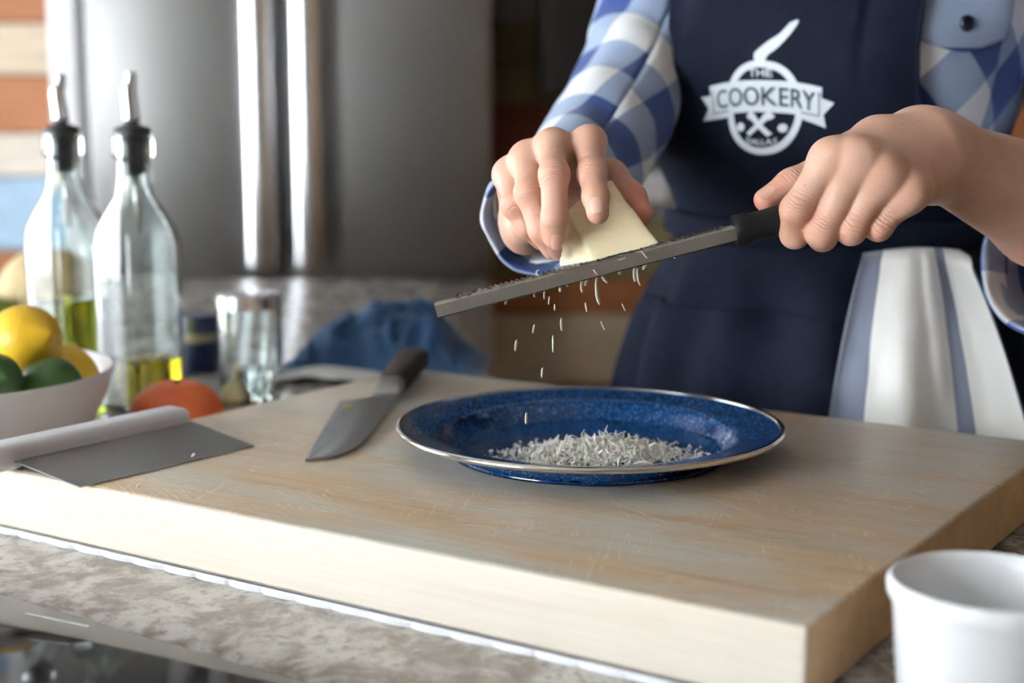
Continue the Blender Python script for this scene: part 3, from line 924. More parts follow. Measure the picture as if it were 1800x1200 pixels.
# ------------------------------------------------------------------ rasp grater
ga, gb = at(766, 546, 0.905), at(1304, 407, 0.905)
gx = gb - ga; GL = np.linalg.norm(gx); gx /= GL
gz = np.cross(gx, (0, 1, 0)); gz /= np.linalg.norm(gz); gz = -gz if gz[2] < 0 else gz
gy = np.cross(gz, gx)
rl = math.radians(-3.0)
gy2 = gy * math.cos(rl) + gz * math.sin(rl); gz2 = gz * math.cos(rl) - gy * math.sin(rl)
GM = Matrix(((gx[0], gy2[0], gz2[0], ga[0]), (gx[1], gy2[1], gz2[1], ga[1]), (gx[2], gy2[2], gz2[2], ga[2]), (0, 0, 0, 1)))
grater = empty('rasp_grater', (0, 0, 0), 'long narrow steel rasp grater with black handle held over the plate', 'grater')
grater.matrix_world = GM
# channel section (y across, z up), origin = near side wall centre at the tip
hw, H2, th = 0.0195, 0.0045, 0.0009
def chan(off):
    return [(0.0006 + off, -H2), (0.0 + off, H2 - 0.0014), (0.0014 + off * .5, H2 - off), (hw - 0.0014 - off * .5, H2 - off), (hw - off, H2 - 0.0014), (hw - 0.0006 - off, -H2)]
sec = chan(0) + chan(th)[::-1]
V, F = [], []
xs = np.linspace(0, GL + 0.01, 30)
for x in xs:
    for y, z in sec: V.append((x, y, z))
ns = len(sec)
F = grid_faces(ns, len(xs), True)
for k in range(5):
    F.append((k, k + 1, ns - 2 - k, ns - 1 - k)[::-1])
    b0 = (len(xs) - 1) * ns; F.append((b0 + k, b0 + k + 1, b0 + ns - 2 - k, b0 + ns - 1 - k))
o = obj('blade', V, F, M['blade'], grater)
bm = bmesh.new(); bm.from_mesh(o.data); bmesh.ops.recalc_face_normals(bm, faces=bm.faces); bm.to_mesh(o.data); bm.free()
auto_smooth(o, 30)
bm = bmesh.new()
for (y0, y1) in ((0.0006, 0.0016), (hw - 0.0016, hw - 0.0006)): bx(bm, (0, y0 - .0006, -H2 - .0006), (GL + .005, y1 - .0004, -H2 + .0001))
bobj('folded_edge', bm, M['teeth'], grater)
V, F = [], []
nx_ = 25
for i in range(nx_):
    for j in range(7):
        x = 0.016 + (GL - 0.022) * (i + 0.5 * (j % 2)) / nx_; y = 0.0017 + (hw - 0.0036) * j / 6
        b0 = len(V); w = 0.00155
        V += [(x - w, y - w, H2), (x + w * 1.1, y - w, H2), (x + w * 1.1, y + w, H2), (x - w, y + w, H2),
              (x - w * .8, y - w * .7, H2 + .0017), (x - w * .1, y - w * .7, H2 + .0010), (x - w * .1, y + w * .7, H2 + .0010), (x - w * .8, y + w * .7, H2 + .0017)]
        F += [tuple(b0 + k for k in q) for q in ((0, 1, 5, 4), (1, 2, 6, 5), (2, 3, 7, 6), (3, 0, 4, 7), (4, 5, 6, 7))]
obj('teeth', V, F, M['teeth'], grater, smooth=False)['kind'] = 'stuff'
# handle: round collar then a slightly flattened grip
V = []
prof = [(GL - 0.0035, 0.0060, 0.0062), (GL - 0.0035, 0.0096, 0.0098), (GL - 0.0025, 0.0103, 0.0105), (GL + 0.0035, 0.0104, 0.0106), (GL + 0.007, 0.0095, 0.0094), (GL + 0.012, 0.0094, 0.0092), (GL + 0.03, 0.0098, 0.0095),
        (GL + 0.06, 0.0102, 0.0098), (GL + 0.095, 0.0100, 0.0094), (GL + 0.112, 0.0092, 0.0085), (GL + 0.118, 0.007, 0.006), (GL + 0.120, 0.002, 0.002)]
for x, ry, rz in prof:
    for k in range(32):
        a_ = 2 * PI * k / 32; V.append((x, hw / 2 - .001 + ry * 1.12 * math.cos(a_), 0.0004 + rz * math.sin(a_)))
F = grid_faces(32, len(prof), True); F.append(tuple(range(32)))
o = obj('handle', V, F, M['black'], grater)
bm = bmesh.new(); bm.from_mesh(o.data); bmesh.ops.recalc_face_normals(bm, faces=bm.faces); bm.to_mesh(o.data); bm.free()
auto_smooth(o, 40); tag(o, 'black plastic grip with flared collar')
def G(x, y, z): return np.array(GM @ Vector((x, y, z)))

# ------------------------------------------------------------------ cheese wedge (sits on the teeth)
def gX(px):  # blade coordinate of a photograph column along the blade top
    return (px - 766) / (1304 - 766) * GL
ch0 = G(gX(1070), 0.008, H2 + .0012)
BLf, BRf = G(gX(1050), 0.0005, H2 + .0010), G(gX(1165), 0.0025, H2 + .0010)
BLb, BRb = G(gX(986), 0.021, H2 + .0010), G(gX(1150), 0.050, H2 + .0010)
TL, TR = at(996, 372, 0.925), at(1074, 316, 0.945)
TLb, TRb = at(988, 380, 0.955), at(1062, 312, 0.972)
TLm = at(1006, 338, .948)
Q = [BLf, BRf, BRb, BLb, TL, TR, TRb, TLb]
bm = bmesh.new()
vs = [bm.verts.new(p - ch0) for p in Q]
for f in ((0, 1, 2, 3), (4, 5, 6, 7), (0, 1, 5, 4), (1, 2, 6, 5), (2, 3, 7, 6), (3, 0, 4, 7)): bm.faces.new([vs[i] for i in f])
bmesh.ops.recalc_face_normals(bm, faces=bm.faces)
bmesh.ops.bevel(bm, geom=list(bm.edges), offset=0.0016, segments=3, profile=0.5, affect='EDGES')
bmesh.ops.subdivide_edges(bm, edges=[e for e in bm.edges if e.calc_length() > .01], cuts=5, use_grid_fill=True)
for v in bm.verts:
    d_ = noise.noise(v.co * 70) * 0.0007
    v.co += Vector((d_, d_ * .4, d_))
o = bobj('cheese_wedge', bm, M['cheese'], None, loc=None); o.location = ch0; auto_smooth(o, 50)
tag(o, 'pale yellow wedge of hard cheese pressed on the grater', 'cheese')

# ------------------------------------------------------------------ shavings falling and clinging
def shaving(px, py, Y, L, w, label, group, tilt=0.15, curl=0.6, vertical=True):
    V, F = ribbon(L, w, curl, 7, 0.00022, a=-curl / 2)
    V = V - V.mean(axis=0)
    if vertical:
        V = np.stack([V[:, 2], V[:, 1] * 0.6, V[:, 0]], 1)
    a_ = tilt; ca, sa = math.cos(a_), math.sin(a_)
    V = np.stack([V[:, 0] * ca + V[:, 2] * sa, V[:, 1], -V[:, 0] * sa + V[:, 2] * ca], 1)
    yaw = RNG.uniform(-.5, .5) + (PI / 2 if w < .0025 else 1.3); ca, sa = math.cos(yaw), math.sin(yaw)
    V = np.stack([V[:, 0], V[:, 1] * 0 + 0, V[:, 2]], 1) + np.stack([V[:, 1] * sa, V[:, 1] * ca, V[:, 1] * 0], 1)
    o = obj('cheese_shaving', V, F, M['shred'], None); o.location = at(px, py, Y)
    tag(o, label, 'cheese shaving', group)
ORD = ['first', 'second', 'third', 'fourth', 'fifth', 'sixth', 'seventh', 'eighth', 'ninth', 'tenth', 'eleventh', 'twelfth', 'thirteenth', 'fourteenth', 'fifteenth']
GF = 'cheese shavings in free fall below the grater'
fall = [(907, 607, .0072, .0026, .1), (938, 578, .0055, .0014, .15), (987, 570, .0080, .0026, -.05), (972, 604, .011, .0012, 0.0), (953, 655, .0062, .0016, .05),
        (975, 540, .004, .0009, 0), (965, 528, .005, .0008, .1), (1030, 540, .006, .001, -.15), (1059, 572, .006, .0007, -.4), (1096, 540, .005, .0006, -.4), (925, 735, .0072, .0024, 0.02)]
for k, (px, py, L, w, t) in enumerate(sorted(fall)):
    lb = 'pale cheese shaving falling in front of the blue plate, the lowest of all' if py > 700 else 'pale cheese shaving falling through the air, %s from the left' % ORD[k]
    shaving(px, py, 0.905 if py < 700 else .885, L, w, lb, GF, t, 0.25)
GH = 'cheese shavings hanging from the grater'
hang = [(890, 529, .0045, .003, .3, .5), (941, 514, .0065, .0012, .5, 1.6), (957, 515, .0075, .0014, .05, .3), (986, 506, .0050, .0035, .1, .6), (996, 500, .003, .002, -.4, 1),
        (1023, 501, .0095, .0022, .1, .9), (1031, 494, .006, .003, .3, .5), (1050, 511, .018, .0030, -.05, .7), (1061, 489, .0075, .0030, -.6, .5), (1091, 476, .005, .0032, .6, 1.8),
        (1116, 478, .012, .0036, .05, .6), (1122, 487, .011, .0016, -.1, .8), (1134, 466, .006, .0030, .5, .5), (1184, 450, .0035, .0022, -.5, .5)]
for k, (px, py, L, w, t, cu) in enumerate(hang):
    lb = 'longest cheese shaving hanging under the grater, curled at its end' if L > .015 else 'cheese shaving hanging under the grater blade, %s from its tip' % ORD[k]
    shaving(px, py, 0.907, L, w, lb, GH, t, cu)
GT = 'cheese shavings stuck to the blade side'
for (px, py, L, w, t), lb in zip(((1046, 478, .004, .0012, -.6), (1093, 455, .004, .003, 1.2), (1132, 447, .006, .0014, -.7)), ('left', 'middle', 'right')):
    shaving(px, py, 0.9035, L, w, 'sliver of cheese stuck on the near side of the grater blade, %s of three' % lb, GT, t, .2)
shaving(945, 479, .906, .0055, .0012, 'curled cheese sliver standing on the grater teeth left of the wedge', None, .2, 3.4)

# ------------------------------------------------------------------ white ramekin, front right
rc = at(1742, 1010, .628); rz = 0.988 - ZC
ram = lathe('ramekin', [(0, 0.0), (0.0355, 0.0), (0.038, 0.003), (0.0425, rz - .012), (0.0438, rz - .010), (0.0452, rz - .0075), (0.0456, rz - .003), (0.0448, rz - .0008), (0.0432, rz), (0.0415, rz - .001), (0.0402, rz - .006), (0.037, 0.012), (0.034, 0.008), (0.0, 0.007)], M['porcelain'], None, 96, (rc[0], rc[1], ZC + .0002))
tag(ram, 'white porcelain ramekin on the granite at the lower right corner', 'ramekin')

# ------------------------------------------------------------------ fruit bowl, lemons, limes
bc = at(-95, 650, 1.155); bh = bc[2] - ZC; bc[2] = ZC; br = 0.131
prof = [(0, .0), (.066, 0.0), (.072, .003), (.092, .010), (.113, .028), (.125, .052), (br, bh - .002), (br - .0012, bh), (br - .0035, bh - .001), (.1205, .052), (.108, .030), (.088, .0145), (.064, .008), (0, .007)]
bowl = lathe('fruit_bowl', prof, M['porcelain'], None, 96, bc + (0, 0, .0002))
tag(bowl, 'white bowl heaped with lemons and limes at the left edge', 'bowl')

def citrus(name, loc, r, L, mat, rot, label, cat, nip=0.16, group=None, stem=False):
    """lemon / lime: lathe with a nipple at one end"""
    root = empty(name, loc, label, cat, group)
    prof = []
    for t in np.linspace(0, 1, 34):
        x = -1 + 2 * t
        rr = r * math.sqrt(max(0, 1 - min(1, abs(x)) ** 2.25))
        z = x * L
        if x > 0.80:
            f = (x - 0.80) / 0.20
            rr = max(rr * (1 - .35 * f), r * nip * (1.9 - 1.1 * f)) if f < 0.93 else r * nip * 8 * (1 - f)
            z += f ** 1.4 * L * nip * 0.9
        if x < -0.9: rr = max(rr, r * 0.10) if x > -0.995 else 0.0001
        prof.append((rr, z))
    o = lathe('peel', prof, mat, root, 48)
    o.location = (0, 0, 0)
    tube('stem', [(0, 0, -L - .0008), (0, 0, -L + .003)], [.0026, .0032], M['stem'], root, 8)
    root.rotation_euler = rot
    return root
def C(px, py, Y): return at(px, py, Y)
citrus('lemon', C(42, 598, 1.16), 0.0285, 0.0305, M['lemon'], (0.25, 1.32, -0.35), 'large yellow lemon on top of the heap in the white bowl', 'lemon', .2)
citrus('lemon', C(122, 653, 1.195), 0.021, 0.027, M['lemon'], (0.1, 2.2, -.15), 'yellow lemon leaning on the bowl rim behind the right lime', 'lemon', .2)
citrus('lime', C(88, 676, 1.128), 0.0215, 0.0245, M['lime'], (0.2, 1.35, .1), 'dark green lime just inside the bowl rim under the lemon', 'lime', .12)
citrus('lime', C(-10, 668, 1.100), 0.0205, 0.0235, M['lime'], (1.3, .4, .6), 'dark green lime at the left frame edge in the bowl', 'lime', .12)
citrus('peach', C(38, 692, 1.165), 0.022, 0.0235, M['peach'], (.3, .2, 0), 'pinkish orange fruit glimpsed between the two limes', 'peach', .05)
citrus('lemon', C(-130, 640, 1.17), 0.026, 0.031, M['lemon'], (.9, .6, .3), 'yellow lemon beyond the left frame edge in the bowl', 'lemon', .2)

# grapefruit, melon and apple on the counter
gp = at(312, 740, 1.205)
def round_fruit(name, c, r, mat, label, cat, flat=.92, dimple=True):
    root = empty(name, (c[0], c[1], ZC), label, cat)
    prof = []
    for t in np.linspace(0, PI, 30):
        rr = r * math.sin(t); z = -r * flat * math.cos(t)
        if dimple and t > PI - .5: z -= r * .14 * ((t - PI + .5) / .5) ** 2
        prof.append((rr, z + r * flat))
    lathe('skin', prof, mat, root, 48)
    tube('stem', [(0, 0, 2 * r * flat - r * .16), (0.001, 0, 2 * r * flat - r * .02)], [.0025, .002], M['stem'], root, 8)
    return root
round_fruit('mandarin', (gp[0], gp[1]), 0.0390, M['grapefruit'], 'orange-red mandarin on the counter behind the scraper handle', 'mandarin', .74)
mp = at(86, 530, 1.75); round_fruit('melon', mp, 0.060, M['melon'], 'blurred tan melon on the counter behind the left oil bottle', 'melon', 1.0)
ap = at(-28, 560, 1.68); round_fruit('apple', ap, 0.040, M['apple'], 'green apple at the far left beside the tan melon', 'apple', .9)
# pale garlic chunk
gq = on(412, 712, ZC)
root = empty('garlic_bulb', (gq[0], gq[1] + .01, ZC), 'pale cream garlic bulb beside the mandarin', 'garlic')
for k in range(6):
    a_ = 2 * PI * k / 6; V = []
    pr = [(0.0006, 0), (.007, .002), (.0095, .009), (.008, .016), (.004, .021), (.0012, .025)]
    for r_, z_ in pr:
        for j in range(12):
            b_ = 2 * PI * j / 12; V.append((r_ * math.cos(b_) + .0085 * math.cos(a_) * (1 - z_ / .032), r_ * math.sin(b_) + .0085 * math.sin(a_) * (1 - z_ / .032), z_))
    obj('clove', V, grid_faces(12, len(pr), True), M['cream'], root)
tube('stalk', [(0, 0, .018), (.001, 0, .03), (.003, .001, .038)], [.005, .003, .002], M['cream'], root, 10)

# ------------------------------------------------------------------ oil bottles
def bottle(loc, rot, level, oilmat, label, lean):
    root = empty('oil_bottle', loc, label, 'bottle')
    root.rotation_euler = (0, 0, rot)
    N = 64
    def ring(r, sq, z):
        out = []
        for k in range(N):
            a_ = 2 * PI * k / N; c_, s_ = math.cos(a_), math.sin(a_)
            e = 2 + 5.5 * sq
            q = (abs(c_) ** e + abs(s_) ** e) ** (-1 / e)
            out.append((r * q * c_, r * q * s_, z))
        return out
    op = [(.020, 1, .0006), (.0280, 1, .0006), (.0310, 1, .004), (.0317, 1, .012), (.0317, 1, .146), (.0313, .95, .158), (.0297, .8, .170), (.0260, .45, .182), (.0220, .15, .193), (.0180, .03, .203), (.0160, 0, .218), (.0150, 0, .235),
          (.0154, 0, .2365), (.0190, 0, .239), (.0196, 0, .243), (.0194, 0, .255), (.0184, 0, .2595), (.0140, 0, .2600)]
    ip = [(.0122, 0, .2595), (.0118, 0, .253), (.0120, 0, .219), (.0150, .03, .203), (.0190, .15, .1925), (.0230, .45, .181), (.0267, .8, .169), (.0283, .95, .1575), (.0287, 1, .146), (.0287, 1, .014), (.0268, 1, .0065), (.018, 1, .0055)]
    V = []
    pr = op + ip
    for r, s_, z in pr: V += ring(r, s_, z)
    F = grid_faces(N, len(pr), True); F.append(tuple(range(N))[::-1]); F.append(tuple(range((len(pr) - 1) * N, len(pr) * N)))
    auto_smooth(obj('glass', V, F, M['glass'], root), 60)
    lp = [(.018, 1, .0057), (.0267, 1, .0067), (.0285, 1, .0142), (.0285, 1, level), (.0278, 1, level + .0004)]
    V = []
    for r, s_, z in lp: V += ring(r, s_, z)
    F = grid_faces(N, len(lp), True); F.append(tuple(range(N))[::-1]); F.append(tuple(range((len(lp) - 1) * N, len(lp) * N)))
    auto_smooth(obj('oil', V, F, oilmat, root), 50)
    st = [(.0001, .205), (.0085, .205), (.0100, .208), (.0108, .2115), (.0100, .2125), (.0108, .218), (.0098, .2195), (.0112, .226), (.0102, .2275), (.0114, .236), (.0114, .2432), (.0172, .2436), (.0176, .246), (.0165, .2485), (.006, .2530), (.0055, .2560), (.0001, .256)]
    st = [(r_, z_ + .0168) for r_, z_ in st]
    tag(lathe('stopper', st, M['rubber'], root, 40), 'black ribbed rubber stopper')
    c_, s_ = math.cos(-rot), math.sin(-rot)
    def W(x, y, z): return (x * c_ - y * s_, x * s_ + y * c_, z + .0168)
    path = spline(np.array([W(0, 0, .254), W(-.0015 * lean, 0, .270), W(-.0028 * lean, 0, .283), W(0.0, 0, .290), W(.0012 * lean, 0, .297), W(.0018 * lean, 0, .3010)]), 20)
    rad = np.interp(np.linspace(0, 1, 20), [0, .35, .6, 1], [.0080, .0072, .0058, .0044])
    tube('pour_spout', path, rad, M['chrome'], root, 16)
    tube('air_tube', [W(0, 0, .206), W(.001, 0, .18), W(.002, .001, .150)], [.0016, .0016, .0015], M['chrome'], root, 8)
    return root
b2p = on(252, 716, ZC); b1p = at(131, 700, 1.445)
bottle((b1p[0], b1p[1], ZC + .0002), 0.96, .094, M['oil'], 'square glass oil bottle nearest the left edge, over a third full of green oil', 1)
bottle((b2p[0], b2p[1], ZC + .0002), 0.93, .048, M['oil2'], 'square glass oil bottle on the right of the pair, low on golden oil', .6)

# ------------------------------------------------------------------ jar, dish, tin, cloth, paper
jp = on(442, 668, ZC)
def jar(loc, r, h, label, name='glass_jar', cat='jar'):
    root = empty(name, loc, label, cat)
    w = .0028
    pr = [(0, .0004), (r * .9, .0004), (r, .006), (r, h * .80), (r * .93, h * .85), (r * .93, h * .90), (r * 1.0, h * .905), (r * 1.0, h * .93), (r * .93, h * .935), (r * .93, h), (r * .93 - w, h), (r * .93 - w, h * .84), (r - w, h * .79), (r - w, .010), (r * .85, .007), (0, .0065)]
    lathe('glass', pr, M['glass'], root, 56)
    return root
j = jar((jp[0], jp[1], ZC + .0002), .034, .092, 'clear glass jar on the counter behind the maple board')
lathe('lid_band', [(.0325, .078), (.0345, .078), (.0345, .091), (.0325, .0925), (.002, .0925), (.002, .0915), (.0318, .0915), (.0318, .078)], M['handle'], j, 40)
dp = on(428, 706, ZC)
dish = lathe('glass_dish', [(0, .0003), (.024, .0003), (.0255, .002), (.029, .022), (.0305, .024), (.029, .0245), (.0275, .022), (.024, .005), (0, .0042)], M['glass'], None, 48, (dp[0], dp[1] + .012, ZC + .0002))
tag(dish, 'small clear glass dish in front of the glass jar', 'dish')
np_ = on(352, 652, ZC)
tin = empty('navy_canister', (np_[0], np_[1], ZC + .0002), 'navy blue canister with a beige band right of the bottles', 'canister')
lathe('body', [(0, 0), (.0185, 0), (.0195, .0015), (.0195, .060), (.0185, .062), (.0001, .062)], M['navy'], tin, 40)
lathe('band', [(.0197, .034), (.0199, .034), (.0199, .043), (.0197, .043)], M['beige'], tin, 40)

def cloth_heap(name, x0, x1, y0, y1, hfun, mat, nx=70, ny=44, th=.0015, mtag=None):
    V = []
    for sgn in (1, 0):
        for jy in range(ny):
            for ix in range(nx):
                u, v = ix / (nx - 1), jy / (ny - 1)
                x = x0 + (x1 - x0) * u; y = y0 + (y1 - y0) * v
                z = hfun(u, v)
                V.append((x + .006 * noise.noise((u * 4, v * 4, 5)), y + .006 * noise.noise((u * 4, v * 4, 9)), max(.0002, z * (1 if sgn else .9) - (0 if sgn else th)) if sgn else max(0.0001, z - th)))
    n1 = nx * ny
    F = grid_faces(nx, ny)
    F = F + [tuple(n1 + k for k in f)[::-1] for f in F]
    rim = [(i) for i in range(nx)] + [(k * nx + nx - 1) for k in range(1, ny)] + [((ny - 1) * nx + nx - 1 - i) for i in range(1, nx)] + [(ny - 1 - k) * nx for k in range(1, ny - 1)]
    for a_, b_ in zip(rim, rim[1:] + rim[:1]): F.append((b_, a_, n1 + a_, n1 + b_))
    return V, F
cl0 = on(680, 655, ZC); cl0[1] += .05
def hcl(u, v):
    e = min(1, 6 * min(u, 1 - u)) * min(1, 5 * min(v, 1 - v))
    base = .046 * math.exp(-((u - .42) / .22) ** 2 - ((v - .5) / .4) ** 2) + .034 * math.exp(-((u - .70) / .13) ** 2 - ((v - .5) / .4) ** 2) + .012
    w = noise.noise((u * 5.5, v * 4, 1.7)) * .9 + noise.noise((u * 11, v * 8, 4)) * .4
    rid = 1 - abs(noise.noise((u * 9 + v * 3, v * 6 - u * 3, 8.2))) * 2.6
    return max(.0016, e * (base * (1 + .35 * w) + .020 * max(0, rid)))
V, F = cloth_heap('blue_cloth', -.115, .112, -.06, .07, hcl, None)
o = obj('blue_cloth', V, F, M['bluecloth'], None); o.location = (cl0[0] - .003, cl0[1], ZC + .0003)
o.rotation_euler = (0, 0, -.1)
tag(o, 'crumpled denim-blue cloth on the counter behind the knife', 'cloth')
pp = on(566, 676, ZC)
V, F = cloth_heap('paper', -.055, .055, -.03, .03, lambda u, v: .0010 + .004 * abs(noise.noise((u * 3, v * 3, 2))) + (0.010 if abs(v - .5) < .2 else .006) * math.sin(PI * u), None, 24, 14, .001)
o = obj('paper_towel', V, F, M['paper'], None); o.location = (pp[0], pp[1] + .035, ZC + .0003); o.rotation_euler = (0, 0, -.2)
tag(o, 'folded white paper towel in front of the blue cloth', 'paper towel')

# ------------------------------------------------------------------ person: torso surface used by body, shirt and apron
PCX, PCY, PHI = 0.288, 1.315, math.radians(-32)
AX, AY = np.array((math.cos(PHI), math.sin(PHI))), np.array((-math.sin(PHI), math.cos(PHI)))
RING = np.array([(0.60, .168, .128), (0.80, .168, .128), (0.93, .160, .124), (1.00, .149, .112), (1.07, .128, .098), (1.11, .126, .098), (1.16, .138, .108), (1.22, .160, .122), (1.28, .168, .120), (1.34, .172, .105), (1.39, .165, .088), (1.43, .11, .066), (1.47, .062, .056)])
_zz = np.linspace(.6, 1.47, 120)
_ra = np.interp(_zz, RING[:, 0], RING[:, 1]); _rb = np.interp(_zz, RING[:, 0], RING[:, 2])
_k = np.exp(-np.linspace(-2, 2, 13) ** 2); _k /= _k.sum()
_ra = np.convolve(np.pad(_ra, 6, 'edge'), _k, 'valid'); _rb = np.convolve(np.pad(_rb, 6, 'edge'), _k, 'valid')
def W2(x, y, z): return np.array((PCX + AX[0] * x + AY[0] * y, PCY + AX[1] * x + AY[1] * y, z))
def torso(th, z, off=0.0):
    a = np.interp(z, _zz, _ra) + off; b = np.interp(z, _zz, _rb) + off
    s, c = math.sin(th), math.cos(th)
    x = a * math.copysign(abs(s) ** 0.88, s); y = -b * math.copysign(abs(c) ** 0.88, c)
    bust = 0.016 * math.exp(-((z - 1.235) / .05) ** 2) * (math.exp(-((th - .5) / .38) ** 2) + math.exp(-((th + .5) / .38) ** 2))
    return W2(x, y - bust, z)

person = empty('person', (PCX, PCY, 0), 'person in a plaid shirt and dark apron grating cheese behind the board', 'person')
PR = np.array((PCX, PCY, 0.0))

# ---- hands and forearms as one signed-distance skin
flush_pts = []
def hand_field(pts_list, res):
    P = np.array(pts_list)
    return Field(P.min(0) - .045, P.max(0) + .045, res)

def A(*a): return at(*a)
# hand on the grater grip (the person's left)
LH = dict(
    index=[A(1460, 281, .893), A(1399, 368, .892), A(1397, 411, .906), A(1416, 398, .929)],
    middle=[A(1506, 281, .887), A(1444, 409, .890), A(1446, 416, .911), A(1462, 388, .931)],
    ring=[A(1549, 308, .885), A(1496, 404, .889), A(1496, 405, .912), A(1505, 375, .931)],
    pinky=[A(1594, 339, .888), A(1544, 400, .890), A(1538, 398, .910), A(1535, 368, .927)],
    thumb=[A(1590, 255, .955), A(1478, 284, .955), A(1392, 326, .944), A(1346, 351, .937)])
LW = [A(1652, 256, .940), A(1640, 305, .925)]
LE = [A(1830, 335, 1.01), A(1960, 480, 1.09)]
f = hand_field([p for q in LH.values() for p in q] + LW + [A(1900, 430, 1.06)], 0.00125)
rad = dict(index=[.0104, .0094, .0088, .0074], middle=[.0103, .0095, .0088, .0076], ring=[.0098, .0090, .0084, .0072], pinky=[.0090, .0080, .0074, .0064])
palm = f.blank()
cw, cu = LW
palm.cap(A(1625, 249, .940), A(1545, 256, .926), .0195, .0172, .0)
palm.cap(A(1545, 256, .926), LH['index'][0], .0172, .0118, .010)
palm.cap(A(1625, 262, .935), LH['middle'][0], .0200, .0112, .012)
palm.cap(A(1632, 290, .928), LH['ring'][0], .0185, .0108, .012)
palm.cap(A(1634, 312, .924), LH['pinky'][0], .0165, .0112, .012)
palm.cap(A(1600, 240, .955), A(1500, 275, .950), .0175, .0125, .014)      # thumb base / web
palm.cap(A(1640, 275, .938), A(1560, 300, .925), .0215, .0150, .012)
palm.cap(A(1632, 244, .944), A(1672, 258, .952), .0150, .0165, .014)
palm.cap(A(1655, 258, .948), A(1830, 330, 1.000), .0185, .0285, .012)
palm.cap(A(1655, 308, .936), A(1830, 385, .990), .0165, .0300, .012)
palm.cap(A(1830, 330, 1.000), LE[1], .0285, .036, .014)
palm.cap(A(1830, 385, .990), LE[1], .0300, .036, .014)
for nme in ('index', 'middle', 'ring', 'pinky'):
    g = f.blank(); g.chain(LH[nme], rad[nme], .004)
    g.ell(LH[nme][0] + np.array((.001, -.0022, .0005)), (.0096, .0096, .0096), .006)
    if nme == 'index': fing = g
    else: fing.union(g, .0012)
palm.union(fing, .0110)
g = f.blank(); g.chain(LH['thumb'], [.0150, .0118, .0102, .0078], .006)
palm.union(g, .005)
for nme in ('index', 'middle', 'ring', 'pinky'):
    flush_pts += [(LH[nme][0], .010, .55), (LH[nme][1], .011, .5), (LH[nme][2], .009, .3)]
flush_pts += [(LH['thumb'][3], .016, .8), (LH['thumb'][2], .012, .4)]
VL, FL = palm.mesh(2)

# hand holding the cheese (the person's right)
RH = dict(
    index=[A(1036, 250, .950), A(1041, 306, .917), A(1047, 346, .899), A(1051, 374, .889)],
    middle=[A(972, 256, .948), A(974, 308, .915), A(975, 385, .906), A(974, 418, .909)],
    ring=[A(926, 277, .953), A(930, 340, .925), A(951, 405, .918), A(970, 438, .922)],
    pinky=[A(895, 307, .963), A(905, 362, .938), A(926, 398, .936), A(952, 424, .944)],
    thumb=[A(1020, 345, 1.02), A(1072, 312, .975), A(1108, 348, .955), A(1128, 375, .943)])
RW = A(948, 376, 1.035)
RE = A(1040, 268, 1.20)
f2 = hand_field([p for q in RH.values() for p in q] + [RW, RE], 0.00125)
pr = f2.blank()
pr.cap(A(985, 350, 1.02), RH['index'][0], .0205, .0100, 0)
pr.cap(A(965, 355, 1.02), RH['middle'][0], .0200, .0102, .012)
pr.cap(A(945, 362, 1.02), RH['ring'][0], .0185, .0098, .012)
pr.cap(A(930, 385, 1.02), RH['pinky'][0], .0185, .0104, .012)
pr.cap(A(925, 405, 1.01), A(922, 395, .972), .0170, .0135, .012)           # heel under the little finger
pr.cap(A(990, 375, 1.03), A(1062, 318, .978), .0185, .0120, .012)           # thumb base
pr.cap(A(960, 368, 1.04), RE, .0220, .032, .012)
pr.cap(A(930, 388, 1.04), RE, .0220, .032, .012)
fing = None
rad2 = dict(index=[.0098, .0084, .0080, .0070], middle=[.0100, .0088, .0082, .0070], ring=[.0094, .0084, .0078, .0067], pinky=[.0088, .0078, .0072, .0062])
for nme in ('index', 'middle', 'ring', 'pinky'):
    g = f2.blank(); g.chain(RH[nme], rad2[nme], .004)
    g.ell(RH[nme][1] + np.array((0, -.001, .001)), (.0087, .0087, .0087) if nme != 'pinky' else (.0078, .0078, .0078), .005)
    if fing is None: fing = g
    else: fing.union(g, .0012)
pr.union(fing, .0085)
g = f2.blank(); g.chain(RH['thumb'], [.0140, .0115, .0098, .0078], .006)
pr.union(g, .005)
for nme in ('index', 'middle', 'ring', 'pinky'):
    flush_pts += [(RH[nme][0], .009, .25), (RH[nme][1], .011, .45), (RH[nme][2], .009, .35), (RH[nme][3], .009, .45)]
flush_pts += [(RH['thumb'][2], .02, .7), (RH['thumb'][3], .014, .7)]
VR, FR = pr.mesh(2)

# arms, trunk, head and legs
SR, SL = A(1165, -60, 1.375), A(1898, -30, 1.235)
fb = Field((-.02, .98, -.01), (.66, 1.62, 1.76), 0.008)
for z in np.arange(.86, 1.40, .022):
    a = float(np.interp(z, _zz, _ra)); b = float(np.interp(z, _zz, _rb))
    for s in np.linspace(-1, 1, 7):
        p = W2(s * (a - b * .9) * .92, 0, z); fb.ell(p, (b * .80, b * .80, .04), .015)
fb.cap(W2(-.13, .01, 1.37), W2(.13, .01, 1.37), .042, .042, .03)
fb.cap(W2(0, .015, 1.38), W2(0, -.005, 1.50), .052, .050, .04)
fb.cap(A(1205, -90, 1.37), A(1162, 20, 1.335), .036, .034, .03); fb.cap(A(1162, 20, 1.335), A(1112, 150, 1.275), .034, .032, .02); fb.cap(A(1112, 150, 1.275), RE, .032, .030, .02); fb.cap(A(1896, -110, 1.245), A(1914, 40, 1.235), .036, .034, .015); fb.cap(A(1914, 40, 1.235), A(1936, 220, 1.19), .034, .033, .015); fb.cap(A(1936, 220, 1.19), A(1950, 400, 1.12), .033, .033, .015); fb.cap(A(1950, 400, 1.12), LE[1], .033, .034, .015)
hc = W2(0, -.022, 1.605)
